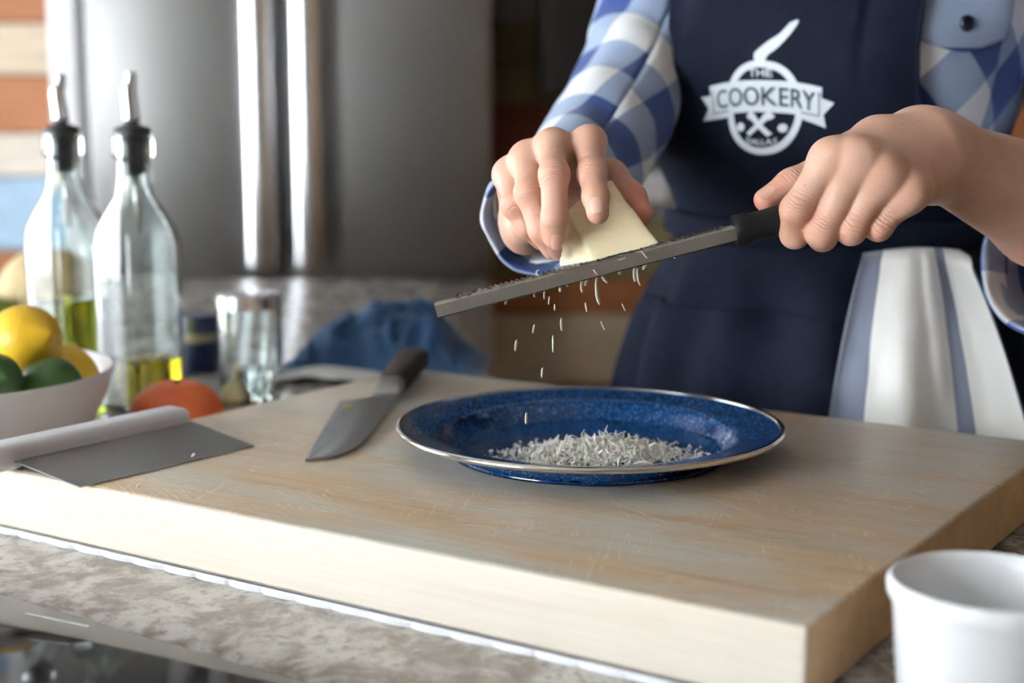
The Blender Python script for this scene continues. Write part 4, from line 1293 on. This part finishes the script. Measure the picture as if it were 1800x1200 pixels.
fb.ell(hc, (.073, .090, .108), .03, PHI); fb.ell(W2(0, -.055, 1.555), (.050, .050, .060), .03)
fb.cap(W2(0, -.112, 1.61), W2(0, -.125, 1.585), .008, .012, .012)
for s in (-1, 1):
    fb.ell(W2(s * .074, -.012, 1.60), (.014, .018, .030), .008)
    fb.cap(W2(s * .088, .0, .90), W2(s * .080, -.01, .50), .078, .054, .03)
    fb.cap(W2(s * .080, -.01, .50), W2(s * .078, .01, .09), .054, .036, .02)
    fb.cap(W2(s * .078, .02, .045), W2(s * .085, -.135, .035), .042, .034, .03)
VB, FB = fb.mesh(4)
V = np.concatenate([VL, VR, VB]); F = np.concatenate([FL, FR + len(VL), FB + len(VL) + len(VR)])
fl = np.zeros(len(V))
for p, r, w in flush_pts:
    d2 = ((V - p) ** 2).sum(1); fl += w * np.exp(-d2 / (r * r))
body = obj('body', V - PR, F, M['skin'], person)
at_ = body.data.attributes.new('flush', 'FLOAT', 'POINT'); at_.data.foreach_set('value', np.clip(fl, 0, .85).astype(np.float32))

def nail(p0, p1, r, w=.0100, L=.0105, back=.15, parent=body, tilt=None):
    """nail plate on the camera side of a fingertip segment p0 -> p1"""
    ax = p1 - p0; ax /= np.linalg.norm(ax)
    v = np.array((0, 0, CZ)) - p1 if tilt is None else np.asarray(tilt, float)
    n = v - ax * (v @ ax); n /= np.linalg.norm(n); b = np.cross(ax, n)
    V = []; nu, nv = 9, 9
    for j in range(nv):
        t = j / (nv - 1); x = (t - 1 + back) * L + r * .45
        ww = w * (.86 + .14 * math.sin(PI * min(1, t * 1.1)))
        for i in range(nu):
            s = (i / (nu - 1) - .5) * 2
            xx = x + (L * .14) * (1 - s * s) * (1 if t > .5 else -1) * abs(t - .5) * 2
            ang_ = s * ww / 2 / r * .95
            rr = r + .0005 - .0007 * max(0, t - .2) * 1.4 - .0004 * s ** 4
            V.append(p1 + ax * xx + n * rr * math.cos(ang_) + b * rr * math.sin(ang_) - PR)
    return obj('fingernail', V, grid_faces(nu, nv), M['nail'], parent)
nail(RH['index'][2], RH['index'][3], .0071)
nail(RH['middle'][2], RH['middle'][3], .0071, .0092, .0095, tilt=np.array((.25, -1, .1)))
nail(RH['ring'][2], RH['ring'][3], .0068, .0088, .009, tilt=np.array((.15, -1, .0)))
nail(LH['thumb'][2], LH['thumb'][3], .0079, .0100, .0105, tilt=np.array((-.25, -.75, .75)))

# fine creases across the finger joints, cut by the skin material around each joint
def joint_creases(joints):
    m = SKIN; tc = m.n('ShaderNodeTexCoord'); acc = None
    nz_ = m.noise(tc.outputs['Object'], 160, 2)
    for J, ax_, r_, lam in joints:
        J = J - PR; ax_ = ax_ / np.linalg.norm(ax_)
        sub_ = m.n('ShaderNodeVectorMath', operation='SUBTRACT'); m.l(tc.outputs['Object'], sub_.inputs[0]); sub_.inputs[1].default_value = tuple(J)
        ln = m.n('ShaderNodeVectorMath', operation='LENGTH'); m.l(sub_.outputs[0], ln.inputs[0])
        dt = m.n('ShaderNodeVectorMath', operation='DOT_PRODUCT'); m.l(sub_.outputs[0], dt.inputs[0]); dt.inputs[1].default_value = tuple(ax_)
        q = m.math('DIVIDE', ln.outputs['Value'], r_)
        env = m.math('EXPONENT', m.math('MULTIPLY', m.math('MULTIPLY', q, q), -1.0))
        ph = m.math('ADD', m.math('MULTIPLY', dt.outputs['Value'], 2 * PI / lam), m.math('MULTIPLY', nz_, 7.0))
        h = m.math('MULTIPLY', env, m.math('ABSOLUTE', m.math('SINE', ph)))
        acc = h if acc is None else m.math('ADD', acc, h)
    tot = m.math('ADD', m.math('MULTIPLY', acc, 1.6), m.math('MULTIPLY', m.fine, 0.30))
    m.bump(tot, 0.42, 0.0009)
js = []
for H, names in ((LH, ('index', 'middle', 'ring', 'pinky')), (RH, ('index', 'middle', 'ring', 'pinky'))):
    for nme in names:
        q = H[nme]
        js.append((q[1] + np.array((0, -.006, .003)), q[2] - q[0], .0075, .0046))
js += [(RH['middle'][2] + np.array((0, -.005, 0)), RH['middle'][3] - RH['middle'][1], .006, .004), (LH['thumb'][2] + np.array((0, -.004, .006)), LH['thumb'][3] - LH['thumb'][1], .008, .0046)]
js += [(A(1650, 300, .92), A(1700, 290, .92) - A(1640, 300, .92), .011, .0065)]
joint_creases(js)

# hair and trousers
fh = Field(tuple(hc - .17), tuple(hc + .17), .006)
fh.ell(hc + np.array((AY[0], AY[1], 0)) * .016 + np.array((0, 0, .020)), (.082, .092, .104), 0, PHI)
fh.cap(W2(0, .075, 1.62), W2(0, .085, 1.50), .055, .035, .03)
VH, FH = fh.mesh(4)
obj('hair', VH - PR, FH, M['hair'], person)
ft = Field((.0, 1.0, .02), (.60, 1.62, 1.06), .009)
for s in (-1, 1):
    ft.cap(W2(s * .080, .0, .92), W2(s * .080, -.01, .50), .084, .064, .03)
    ft.cap(W2(s * .080, -.01, .50), W2(s * .078, .01, .08), .066, .048, .02)
ft.cap(W2(-.05, 0, .95), W2(.05, 0, .95), .105, .105, .03)
VT, FT = ft.mesh(4)
obj('trousers', VT - PR, FT, M['denim'], person)

# ------------------------------------------------------------------ plaid shirt
def shirt_pt(th, z):
    w = .0035 * math.sin(th * 7 + z * 22) * math.sin(z * 31 + th * 2) + .004 * noise.noise((th * 2.2, z * 13, 2.0))
    fl_ = .012 * max(0, (1.02 - z) / .15)
    return torso(th, z, .0065 + .6 * w + fl_)
nt, nz = 110, 60
V, UV = [], []
for j in range(nz):
    z = .86 + (1.455 - .86) * j / (nz - 1)
    for i in range(nt + 1):
        th = -PI + 2 * PI * i / nt
        V.append(shirt_pt(th, z) - PR)
        u, v = th * .150, z
        UV.append(((u + v) * .7071 + .012, (v - u) * .7071 + .020))
shirt = obj('shirt', V, grid_faces(nt + 1, nz), M['plaid'], person, uvs=UV)
sol = shirt.modifiers.new('thickness', 'SOLIDIFY'); sol.thickness = .0012

def sleeve(path, radii, seed, uoff, name='sleeve', folds=.006, squash=1.0, rotuv=0.0):
    path = spline(np.array(path), 70); radii = spline(np.array(radii)[:, None].repeat(3, 1), 70)[:, 0]
    T, N, B = frames(path)
    s = np.concatenate([[0], np.cumsum(np.linalg.norm(np.diff(path, axis=0), axis=1))])
    V, UV = [], []
    nr = 56
    for i, p in enumerate(path):
        for k in range(nr + 1):
            a = 2 * PI * k / nr
            w = folds * (noise.noise((math.cos(a) * 1.4 + seed, math.sin(a) * 1.4, s[i] * 26)) + .6 * math.sin(s[i] * 95 + 2.2 * math.sin(a + seed)) * noise.noise((math.cos(a) + 4, math.sin(a) + seed, s[i] * 9)))
            r = radii[i] + w
            V.append(p + N[i] * r * math.cos(a) + B[i] * r * math.sin(a) - PR)
            u, v = a * .050, s[i]
            UV.append((u * math.cos(rotuv) - v * math.sin(rotuv) + uoff[0], u * math.sin(rotuv) + v * math.cos(rotuv) + uoff[1]))
    o = obj(name, V, grid_faces(nr + 1, len(path)), M['plaid'], shirt, uvs=UV)
    m = o.modifiers.new('thickness', 'SOLIDIFY'); m.thickness = .0014
    return o, path, T, N, B
def cuff(c, T, N, B, r, w, th, uoff, seed):
    """rolled cuff band: closed profile swept round the arm"""
    V, UV = [], []; nr, npf = 64, 14
    for k in range(nr + 1):
        a = 2 * PI * k / nr
        d = N * math.cos(a) + B * math.sin(a)
        wob = .0028 * noise.noise((math.cos(a) * 1.5, math.sin(a) * 1.5, seed))
        for q in range(npf):
            b_ = 2 * PI * q / (npf - 1)
            rr = r + wob + th * math.copysign(abs(math.cos(b_)) ** .6, math.cos(b_)) + .0012 * noise.noise((a * 3, b_ * 2, seed))
            x = w / 2 * math.copysign(abs(math.sin(b_)) ** .7, math.sin(b_)) + .003 * noise.noise((math.cos(a) * 2, math.sin(a) * 2, seed + 4))
            V.append(c + d * rr + T * x - PR); UV.append((a * r + uoff[0], x + uoff[1] + (.045 if math.cos(b_) < 0 else 0)))
    return obj('cuff', V, grid_faces(npf, nr + 1), M['plaid'], shirt, uvs=UV)

sp, T, N, B = None, None, None, None
pr_path = [W2(-.10, 0, 1.385), A(1205, -90, 1.37), A(1162, 20, 1.335), A(1112, 150, 1.275), A(1052, 255, 1.195), A(994, 335, 1.115), A(956, 380, 1.062)]
o, P_, T, N, B = sleeve(pr_path, [.060, .062, .057, .050, .047, .044, .040], 1.3, (.012, .030), rotuv=.25)
cuff(P_[-1], T[-1], N[-1], B[-1], .0415, .030, .0026, (.065, .049), 2.0)
pl_path = [W2(.11, 0, 1.385), A(1896, -110, 1.245), A(1914, 40, 1.235), A(1936, 220, 1.19), A(1945, 400, 1.12), A(1925, 470, 1.08), A(1870, 462, 1.045)]
o, P_, T, N, B = sleeve(pl_path, [.060, .066, .058, .056, .056, .057, .054], 5.1, (.02, .055))
cuff(P_[-1], T[-1], N[-1], B[-1], .0545, .038, .0032, (.03, .010), 7.0)

# chest pocket with buttoned flap on the shirt front, beside the apron bib
def find(fn, px, py, th_rng, z_rng):
    best = None
    for th in np.linspace(*th_rng, 60):
        for z in np.linspace(*z_rng, 60):
            p = fn(th, z); 
            dep = p[1] * math.cos(PITCH) - (p[2] - CZ) * math.sin(PITCH); up = p[1] * math.sin(PITCH) + (p[2] - CZ) * math.cos(PITCH)
            e = (900 + FPX * p[0] / dep - px) ** 2 + (600 - FPX * up / dep - py) ** 2
            if best is None or e < best[0]: best = (e, th, z)
    return best[1], best[2]
th_b, z_b = find(shirt_pt, 1692, 46, (.3, 1.7), (1.15, 1.40))
def on_shirt(s, t, off):
    th = th_b + s / .155; z = z_b + t
    p = shirt_pt(th, z); q = torso(th, z, .05) - torso(th, z, 0); return p + q / np.linalg.norm(q) * off - PR
V, UV = [], []
nu, nv = 21, 12
for j in range(nv):
    v = j / (nv - 1)
    for i in range(nu):
        u = i / (nu - 1) * 2 - 1
        depth = .030 + .012 * (1 - abs(u) ** 1.6)
        s = u * .045; t = .020 - v * depth
        V.append(on_shirt(s, t, .0022 + .0012 * math.sin(PI * v))); UV.append((s * .5 + .022, t * .9 + .062))
fp = obj('pocket_flap', V, grid_faces(nu, nv), M['plaid'], shirt, uvs=UV)
m = fp.modifiers.new('thickness', 'SOLIDIFY'); m.thickness = .0014; m.offset = -1
V, UV = [], []
for j in range(14):
    v = j / 13
    for i in range(nu):
        u = i / (nu - 1) * 2 - 1
        s = u * .043; t = .004 - v * .105 - (.006 * (1 - abs(u)) if j == 13 else 0)
        V.append(on_shirt(s, t, .0012)); p_ = (th_b * .15 + s, z_b + t); UV.append(((p_[0] + p_[1]) * .7071 + .012, (p_[1] - p_[0]) * .7071 + .062))
obj('chest_pocket', V, grid_faces(nu, 14), M['plaid'], shirt, uvs=UV)
bc_ = on_shirt(0, 0, .0042); bn = on_shirt(0, 0, .01) - bc_; bn /= np.linalg.norm(bn)
bo_ = lathe('button', [(0, 0), (.0056, 0), (.0065, .0009), (.0065, .0020), (.0055, .0030), (.0040, .0020), (0, .0018)], M['button'], shirt, 28)
bo_.location = bc_; bo_.rotation_euler = Vector(bn).to_track_quat('Z', 'Y').to_euler()
tag(bo_, 'dark glossy flap button')

# ------------------------------------------------------------------ apron
ZL = np.array([(.60, -1.95, 1.75), (1.04, -1.95, 1.70), (1.09, -1.85, 1.55), (1.125, -1.60, 1.25), (1.16, -1.36, .88), (1.20, -1.16, .66), (1.25, -.96, .62), (1.30, -.78, .60), (1.36, -.62, .58)])
def apron_pt(th, z, extra=0.0):
    off = .0175
    off += .016 * math.exp(-((z - 1.165) / .030) ** 2) * math.exp(-(th / 1.3) ** 2)      # bib blouses over the waist
    off -= .006 * math.exp(-((z - 1.105) / .020) ** 2)
    sk = max(0, 1.085 - z)
    off += .085 * sk * min(1, sk / .04)
    off += min(1, sk / .06) * (.0060 * math.sin(th * 8.5 + 1.1 + z * 5) + .0045 * math.sin(th * 15 - z * 9 + .5))
    if z > 1.12:
        k = min(1, (z - 1.12) / .08)
        off += k * (.0030 * noise.noise((th * 2.0, z * 11, 6.0)) + .0022 * math.sin(th * 6 + z * 26))
        off += k * .006 * math.exp(-((th + .30 + (1.30 - z) * 1.2) / .10) ** 2) * min(1, max(0, (z - 1.22) / .05))   # crease above the print
        off -= k * .004 * math.exp(-((th - .36) / .03) ** 2) * min(1, max(0, (z - 1.21) / .05))                       # seam fold by the right edge
    else:
        off += min(1, sk / .05) * .007 * noise.noise((th * 3.2, z * 15, 1.0))
        off -= .012 * math.exp(-((th + .10 - (1.05 - z) * 2.2) / .13) ** 2) * math.exp(-((z - 1.035) / .035) ** 2)
    return torso(th, z, off + extra)
nt, nz = 120, 110
V = []
for j in range(nz):
    z = .64 + (1.365 - .64) * j / (nz - 1)
    l, r = np.interp(z, ZL[:, 0], ZL[:, 1]), np.interp(z, ZL[:, 0], ZL[:, 2])
    for i in range(nt):
        V.append(apron_pt(l + (r - l) * i / (nt - 1), z) - PR)
apron = obj('apron', V, grid_faces(nt, nz), M['apron'], person)
sol = apron.modifiers.new('thickness', 'SOLIDIFY'); sol.thickness = .0016; sol.offset = -1
# bound edge of the bib
for side in (1, 2):
    path = [apron_pt(float(np.interp(z, ZL[:, 0], ZL[:, side])), z) - PR for z in np.linspace(1.09, 1.365, 50)]
    tube('edge_binding', path, .0016, M['apron'], apron, 8)
# waist tie
V = []
ths = np.linspace(-PI, PI, 120)
for th in ths:
    for q in range(10):
        a_ = 2 * PI * q / 10
        z = 1.096 + .012 * math.sin(a_) + .002 * math.sin(th * 5)
        V.append(torso(th, z, .0215 + .0022 * math.cos(a_) - .0) - PR)
obj('waist_tie', V, grid_faces(10, len(ths), True), M['apron'], apron)
# neck strap
V = [apron_pt(-.58, 1.36), W2(-.085, -.085, 1.41), W2(-.072, -.02, 1.452), W2(-.045, .055, 1.462), W2(0, .075, 1.462), W2(.045, .055, 1.462), W2(.072, -.02, 1.452), W2(.085, -.085, 1.41), apron_pt(.55, 1.36)]
tube('neck_strap', spline(np.array(V) - PR, 60), .007, M['apron'], apron, 8)
# wide front pocket with a gathered hem and a short webbing tab
V = []
nu, nv = 90, 26
for j in range(nv):
    v = j / (nv - 1); z = 1.030 - v * .095
    for i in range(nu):
        th = -1.18 + (0.55 + 1.18) * i / (nu - 1)
        puff = .0055 * math.sin(PI * min(1, v * 1.02)) ** .6 + .0030
        gat = .0026 * math.sin(th * 46) * max(0, (v - .72) / .28)
        V.append(apron_pt(th, z - (.002 * math.sin(th * 23) if v > .9 else 0), puff + gat) - PR)
pk = obj('front_pocket', V, grid_faces(nu, nv), M['apron'], apron)
m = pk.modifiers.new('thickness', 'SOLIDIFY'); m.thickness = .0012; m.offset = -1
tube('pocket_seam', [apron_pt(th, .937 + .0015 * math.sin(th * 30), .0042) - PR for th in np.linspace(-1.18, .55, 120)], .0011, M['thread'], apron, 6)
th_t, z_t = find(apron_pt, 1204, 480, (-1.8, .5), (.95, 1.10))
V, F = [], []
for k in range(4):
    for q, (s, t) in enumerate(((-.009, 0), (.009, 0), (.009, -.0055), (-.009, -.0055))):
        for e in (.0045, .0075): V.append(apron_pt(th_t + s / .15, z_t + .018 - k * .0115 + t, e) - PR)
    b0 = k * 8
    F += [(b0 + 1, b0 + 3, b0 + 5, b0 + 7), (b0, b0 + 1, b0 + 3, b0 + 2)[::-1], (b0 + 2, b0 + 3, b0 + 5, b0 + 4)[::-1], (b0 + 4, b0 + 5, b0 + 7, b0 + 6)[::-1], (b0 + 6, b0 + 7, b0 + 1, b0)[::-1]]
obj('webbing_tab', V, F, M['apron'], apron, smooth=False)

# ------------------------------------------------------------------ printed emblem on the bib
th_e, z_e = find(apron_pt, 1340, 172, (-.8, .6), (1.10, 1.30))
du = np.linalg.norm(apron_pt(th_e + .05, z_e) - apron_pt(th_e - .05, z_e)) / .1
KX, KZ = .00047 * 1.26, .00047
def emb(x, y, off):
    """x, y in print units (right, down) about the banner centre"""
    y = y + x * .02
    return apron_pt(th_e + x * KX / du, z_e - y * KZ, off) - PR
class Print:
    """flat 2-D print, cut finely enough to follow the cloth, then laid on it"""
    def __init__(self): self.V, self.F = [], []
    def add(self, pts2, faces, off):
        bm = bmesh.new(); vs = [bm.verts.new((x, y, 0)) for x, y in pts2]
        for f in faces:
            try: bm.faces.new([vs[k] for k in f])
            except ValueError: pass
        bmesh.ops.triangulate(bm, faces=bm.faces[:])
        for it in range(6):
            es = [e for e in bm.edges if e.calc_length() > 7]
            if not es: break
            bmesh.ops.subdivide_edges(bm, edges=es, cuts=1)
            bmesh.ops.triangulate(bm, faces=bm.faces[:])
        b0 = len(self.V); bm.verts.index_update()
        self.V += [emb(v.co.x, v.co.y, off) for v in bm.verts]; self.F += [tuple(b0 + v.index for v in f.verts) for f in bm.faces]; bm.free()
    def poly(self, pts, off): self.add(pts, [tuple(range(len(pts)))], off)
    def strip(self, A_, B_, off):
        n = len(A_); self.add([p for ab in zip(A_, B_) for p in ab], [(2 * i, 2 * i + 1, 2 * i + 3, 2 * i + 2) for i in range(n - 1)], off)
    def disc(self, cx, cy, r, off): self.poly([(cx + r * math.cos(a), cy + r * math.sin(a)) for a in np.linspace(0, 2 * PI, 20)[:-1]], off)
    def tri(self, Vs, Fs, off): self.add(Vs, Fs, off)
def text2d(s, size, bold=0.0):
    cu_ = bpy.data.curves.new('lettering', 'FONT'); cu_.body = s; cu_.size = size; cu_.offset = bold; cu_.align_x = 'CENTER'; cu_.resolution_u = 4
    to = bpy.data.objects.new('lettering', cu_); COL.objects.link(to)
    dg = bpy.context.evaluated_depsgraph_get(); me = to.evaluated_get(dg).to_mesh()
    Vs = [(v.co.x, -v.co.y) for v in me.vertices]; Fs = [tuple(p.vertices) for p in me.polygons]
    to.evaluated_get(dg).to_mesh_clear(); bpy.data.objects.remove(to); bpy.data.curves.remove(cu_)
    return Vs, Fs
def arc_y(x): return .00125 * x * x        # banner bows upward in the middle
E1, E2 = .0013, .0022
pt = Print()
def ringarc(a0, a1, n=50):
    A_ = [(63 * math.cos(a), 20 + 81 * math.sin(a)) for a in np.linspace(a0, a1, n)]; B_ = [(51 * math.cos(a), 20 + 69 * math.sin(a)) for a in np.linspace(a0, a1, n)]
    pt.strip(A_, B_, E1)
ringarc(-PI, 0); ringarc(0, PI)
pt.strip([(-6, -58), (-9, -66), (-8, -74), (4, -86), (24, -106), (36, -124), (46, -129)], [(8, -58), (9, -64), (12, -70), (24, -84), (38, -104), (46, -118), (49, -126)], E1)   # pan handle
xs_ = np.linspace(-96, 96, 40)
pt.strip([(x, -27 + arc_y(x)) for x in xs_], [(x, 27 + arc_y(x)) for x in xs_], E1 + .0003)
pt.poly([(-88, 0), (-118, 4), (-103, 24), (-115, 46), (-62, 38), (-62, 20)], E1)
pt.poly([(88, 0), (118, 10), (99, 30), (104, 52), (62, 38), (62, 20)], E1)
for sg in (1, -1):
    pt.strip([(sg * -19 - 3, 30), (sg * -16 - 3, 26), (sg * -9 - 3, 29), (sg * 1 - 3, 44), (sg * 20 - 3, 64)], [(sg * -22 - 3, 34), (sg * -19 - 3, 39), (sg * -12 - 3, 42), (sg * -5 - 3, 50), (sg * 14 - 3, 69)], E1 + .0002)
pt.disc(-35, 54, 7.5, E1); pt.disc(31, 54, 7.5, E1)
Vs, Fs = text2d('THE', 19, .25); pt.tri([(x * 1.0, y - 33) for x, y in Vs], Fs, E1)
Vs, Fs = text2d('DALLAS', 14, .15); pt.tri([(x * .95, y + 84 - .006 * x * x) for x, y in Vs], Fs, E1)
tag(obj('printed_emblem', pt.V, pt.F, M['logo'], apron, smooth=False), 'white printed frying pan emblem with a ribbon banner')
pd = Print()
Vs, Fs = text2d('COOKERY', 45, .35)
w_ = max(x for x, y in Vs); pd.tri([(x * 84 / w_, y + 15.5 + arc_y(x * 84 / w_)) for x, y in Vs], Fs, E2 + .0003)
for sg in (-1, 1):
    pd.strip([(sg * 92, -18 + arc_y(92)), (sg * 92, 23 + arc_y(92)), (sg * 60, 23 + arc_y(60))], [(sg * 90, -18 + arc_y(90)), (sg * 90, 21 + arc_y(90)), (sg * 60, 21 + arc_y(60))], E2)
tag(obj('banner_lettering', pd.V, pd.F, M['logodark'], apron, smooth=False), 'dark lettering on the printed banner')

# ------------------------------------------------------------------ striped kitchen towel tucked into the apron
V, UV = [], []
nu, nv = 90, 60
for j in range(nv):
    v = j / (nv - 1)
    for i in range(nu):
        u = i / (nu - 1)
        topx = 1517 + 186 * u; topy = 449 - 8 * math.sin(PI * u) - 4 * u + 18 * max(0, u - .9) * 5
        botx = 1448 + 372 * u ** 1.05; boty = 800
        e = v ** .9
        px = topx * (1 - e) + botx * e + 10 * math.sin(PI * e) * (u - .5); py = topy + (boty - topy) * v
        pl = math.sin(u * 9.5 + .6 + .7 * v) * (.006 + .009 * v) + .0035 * math.sin(u * 23 + 1.0) * v + .003 * noise.noise((u * 6, v * 5, 3))
        fold = -.006 * math.exp(-((u - .60) / .05) ** 2) * (1 - .5 * v)
        Y = 1.141 - .022 * u - .013 * v + pl + fold
        if v < .06: Y += .020 * (1 - v / .06) ** 2
        V.append(A(px, py, Y)); UV.append((u, v * 1.6))
tw0 = np.array(V).mean(0)
to_ = obj('kitchen_towel', np.array(V) - tw0, grid_faces(nu, nv), M['towel'], None, uvs=UV)
to_.location = tw0
m = to_.modifiers.new('thickness', 'SOLIDIFY'); m.thickness = .0022
tag(to_, 'white kitchen towel with blue-grey stripes tucked into the apron waist', 'towel')
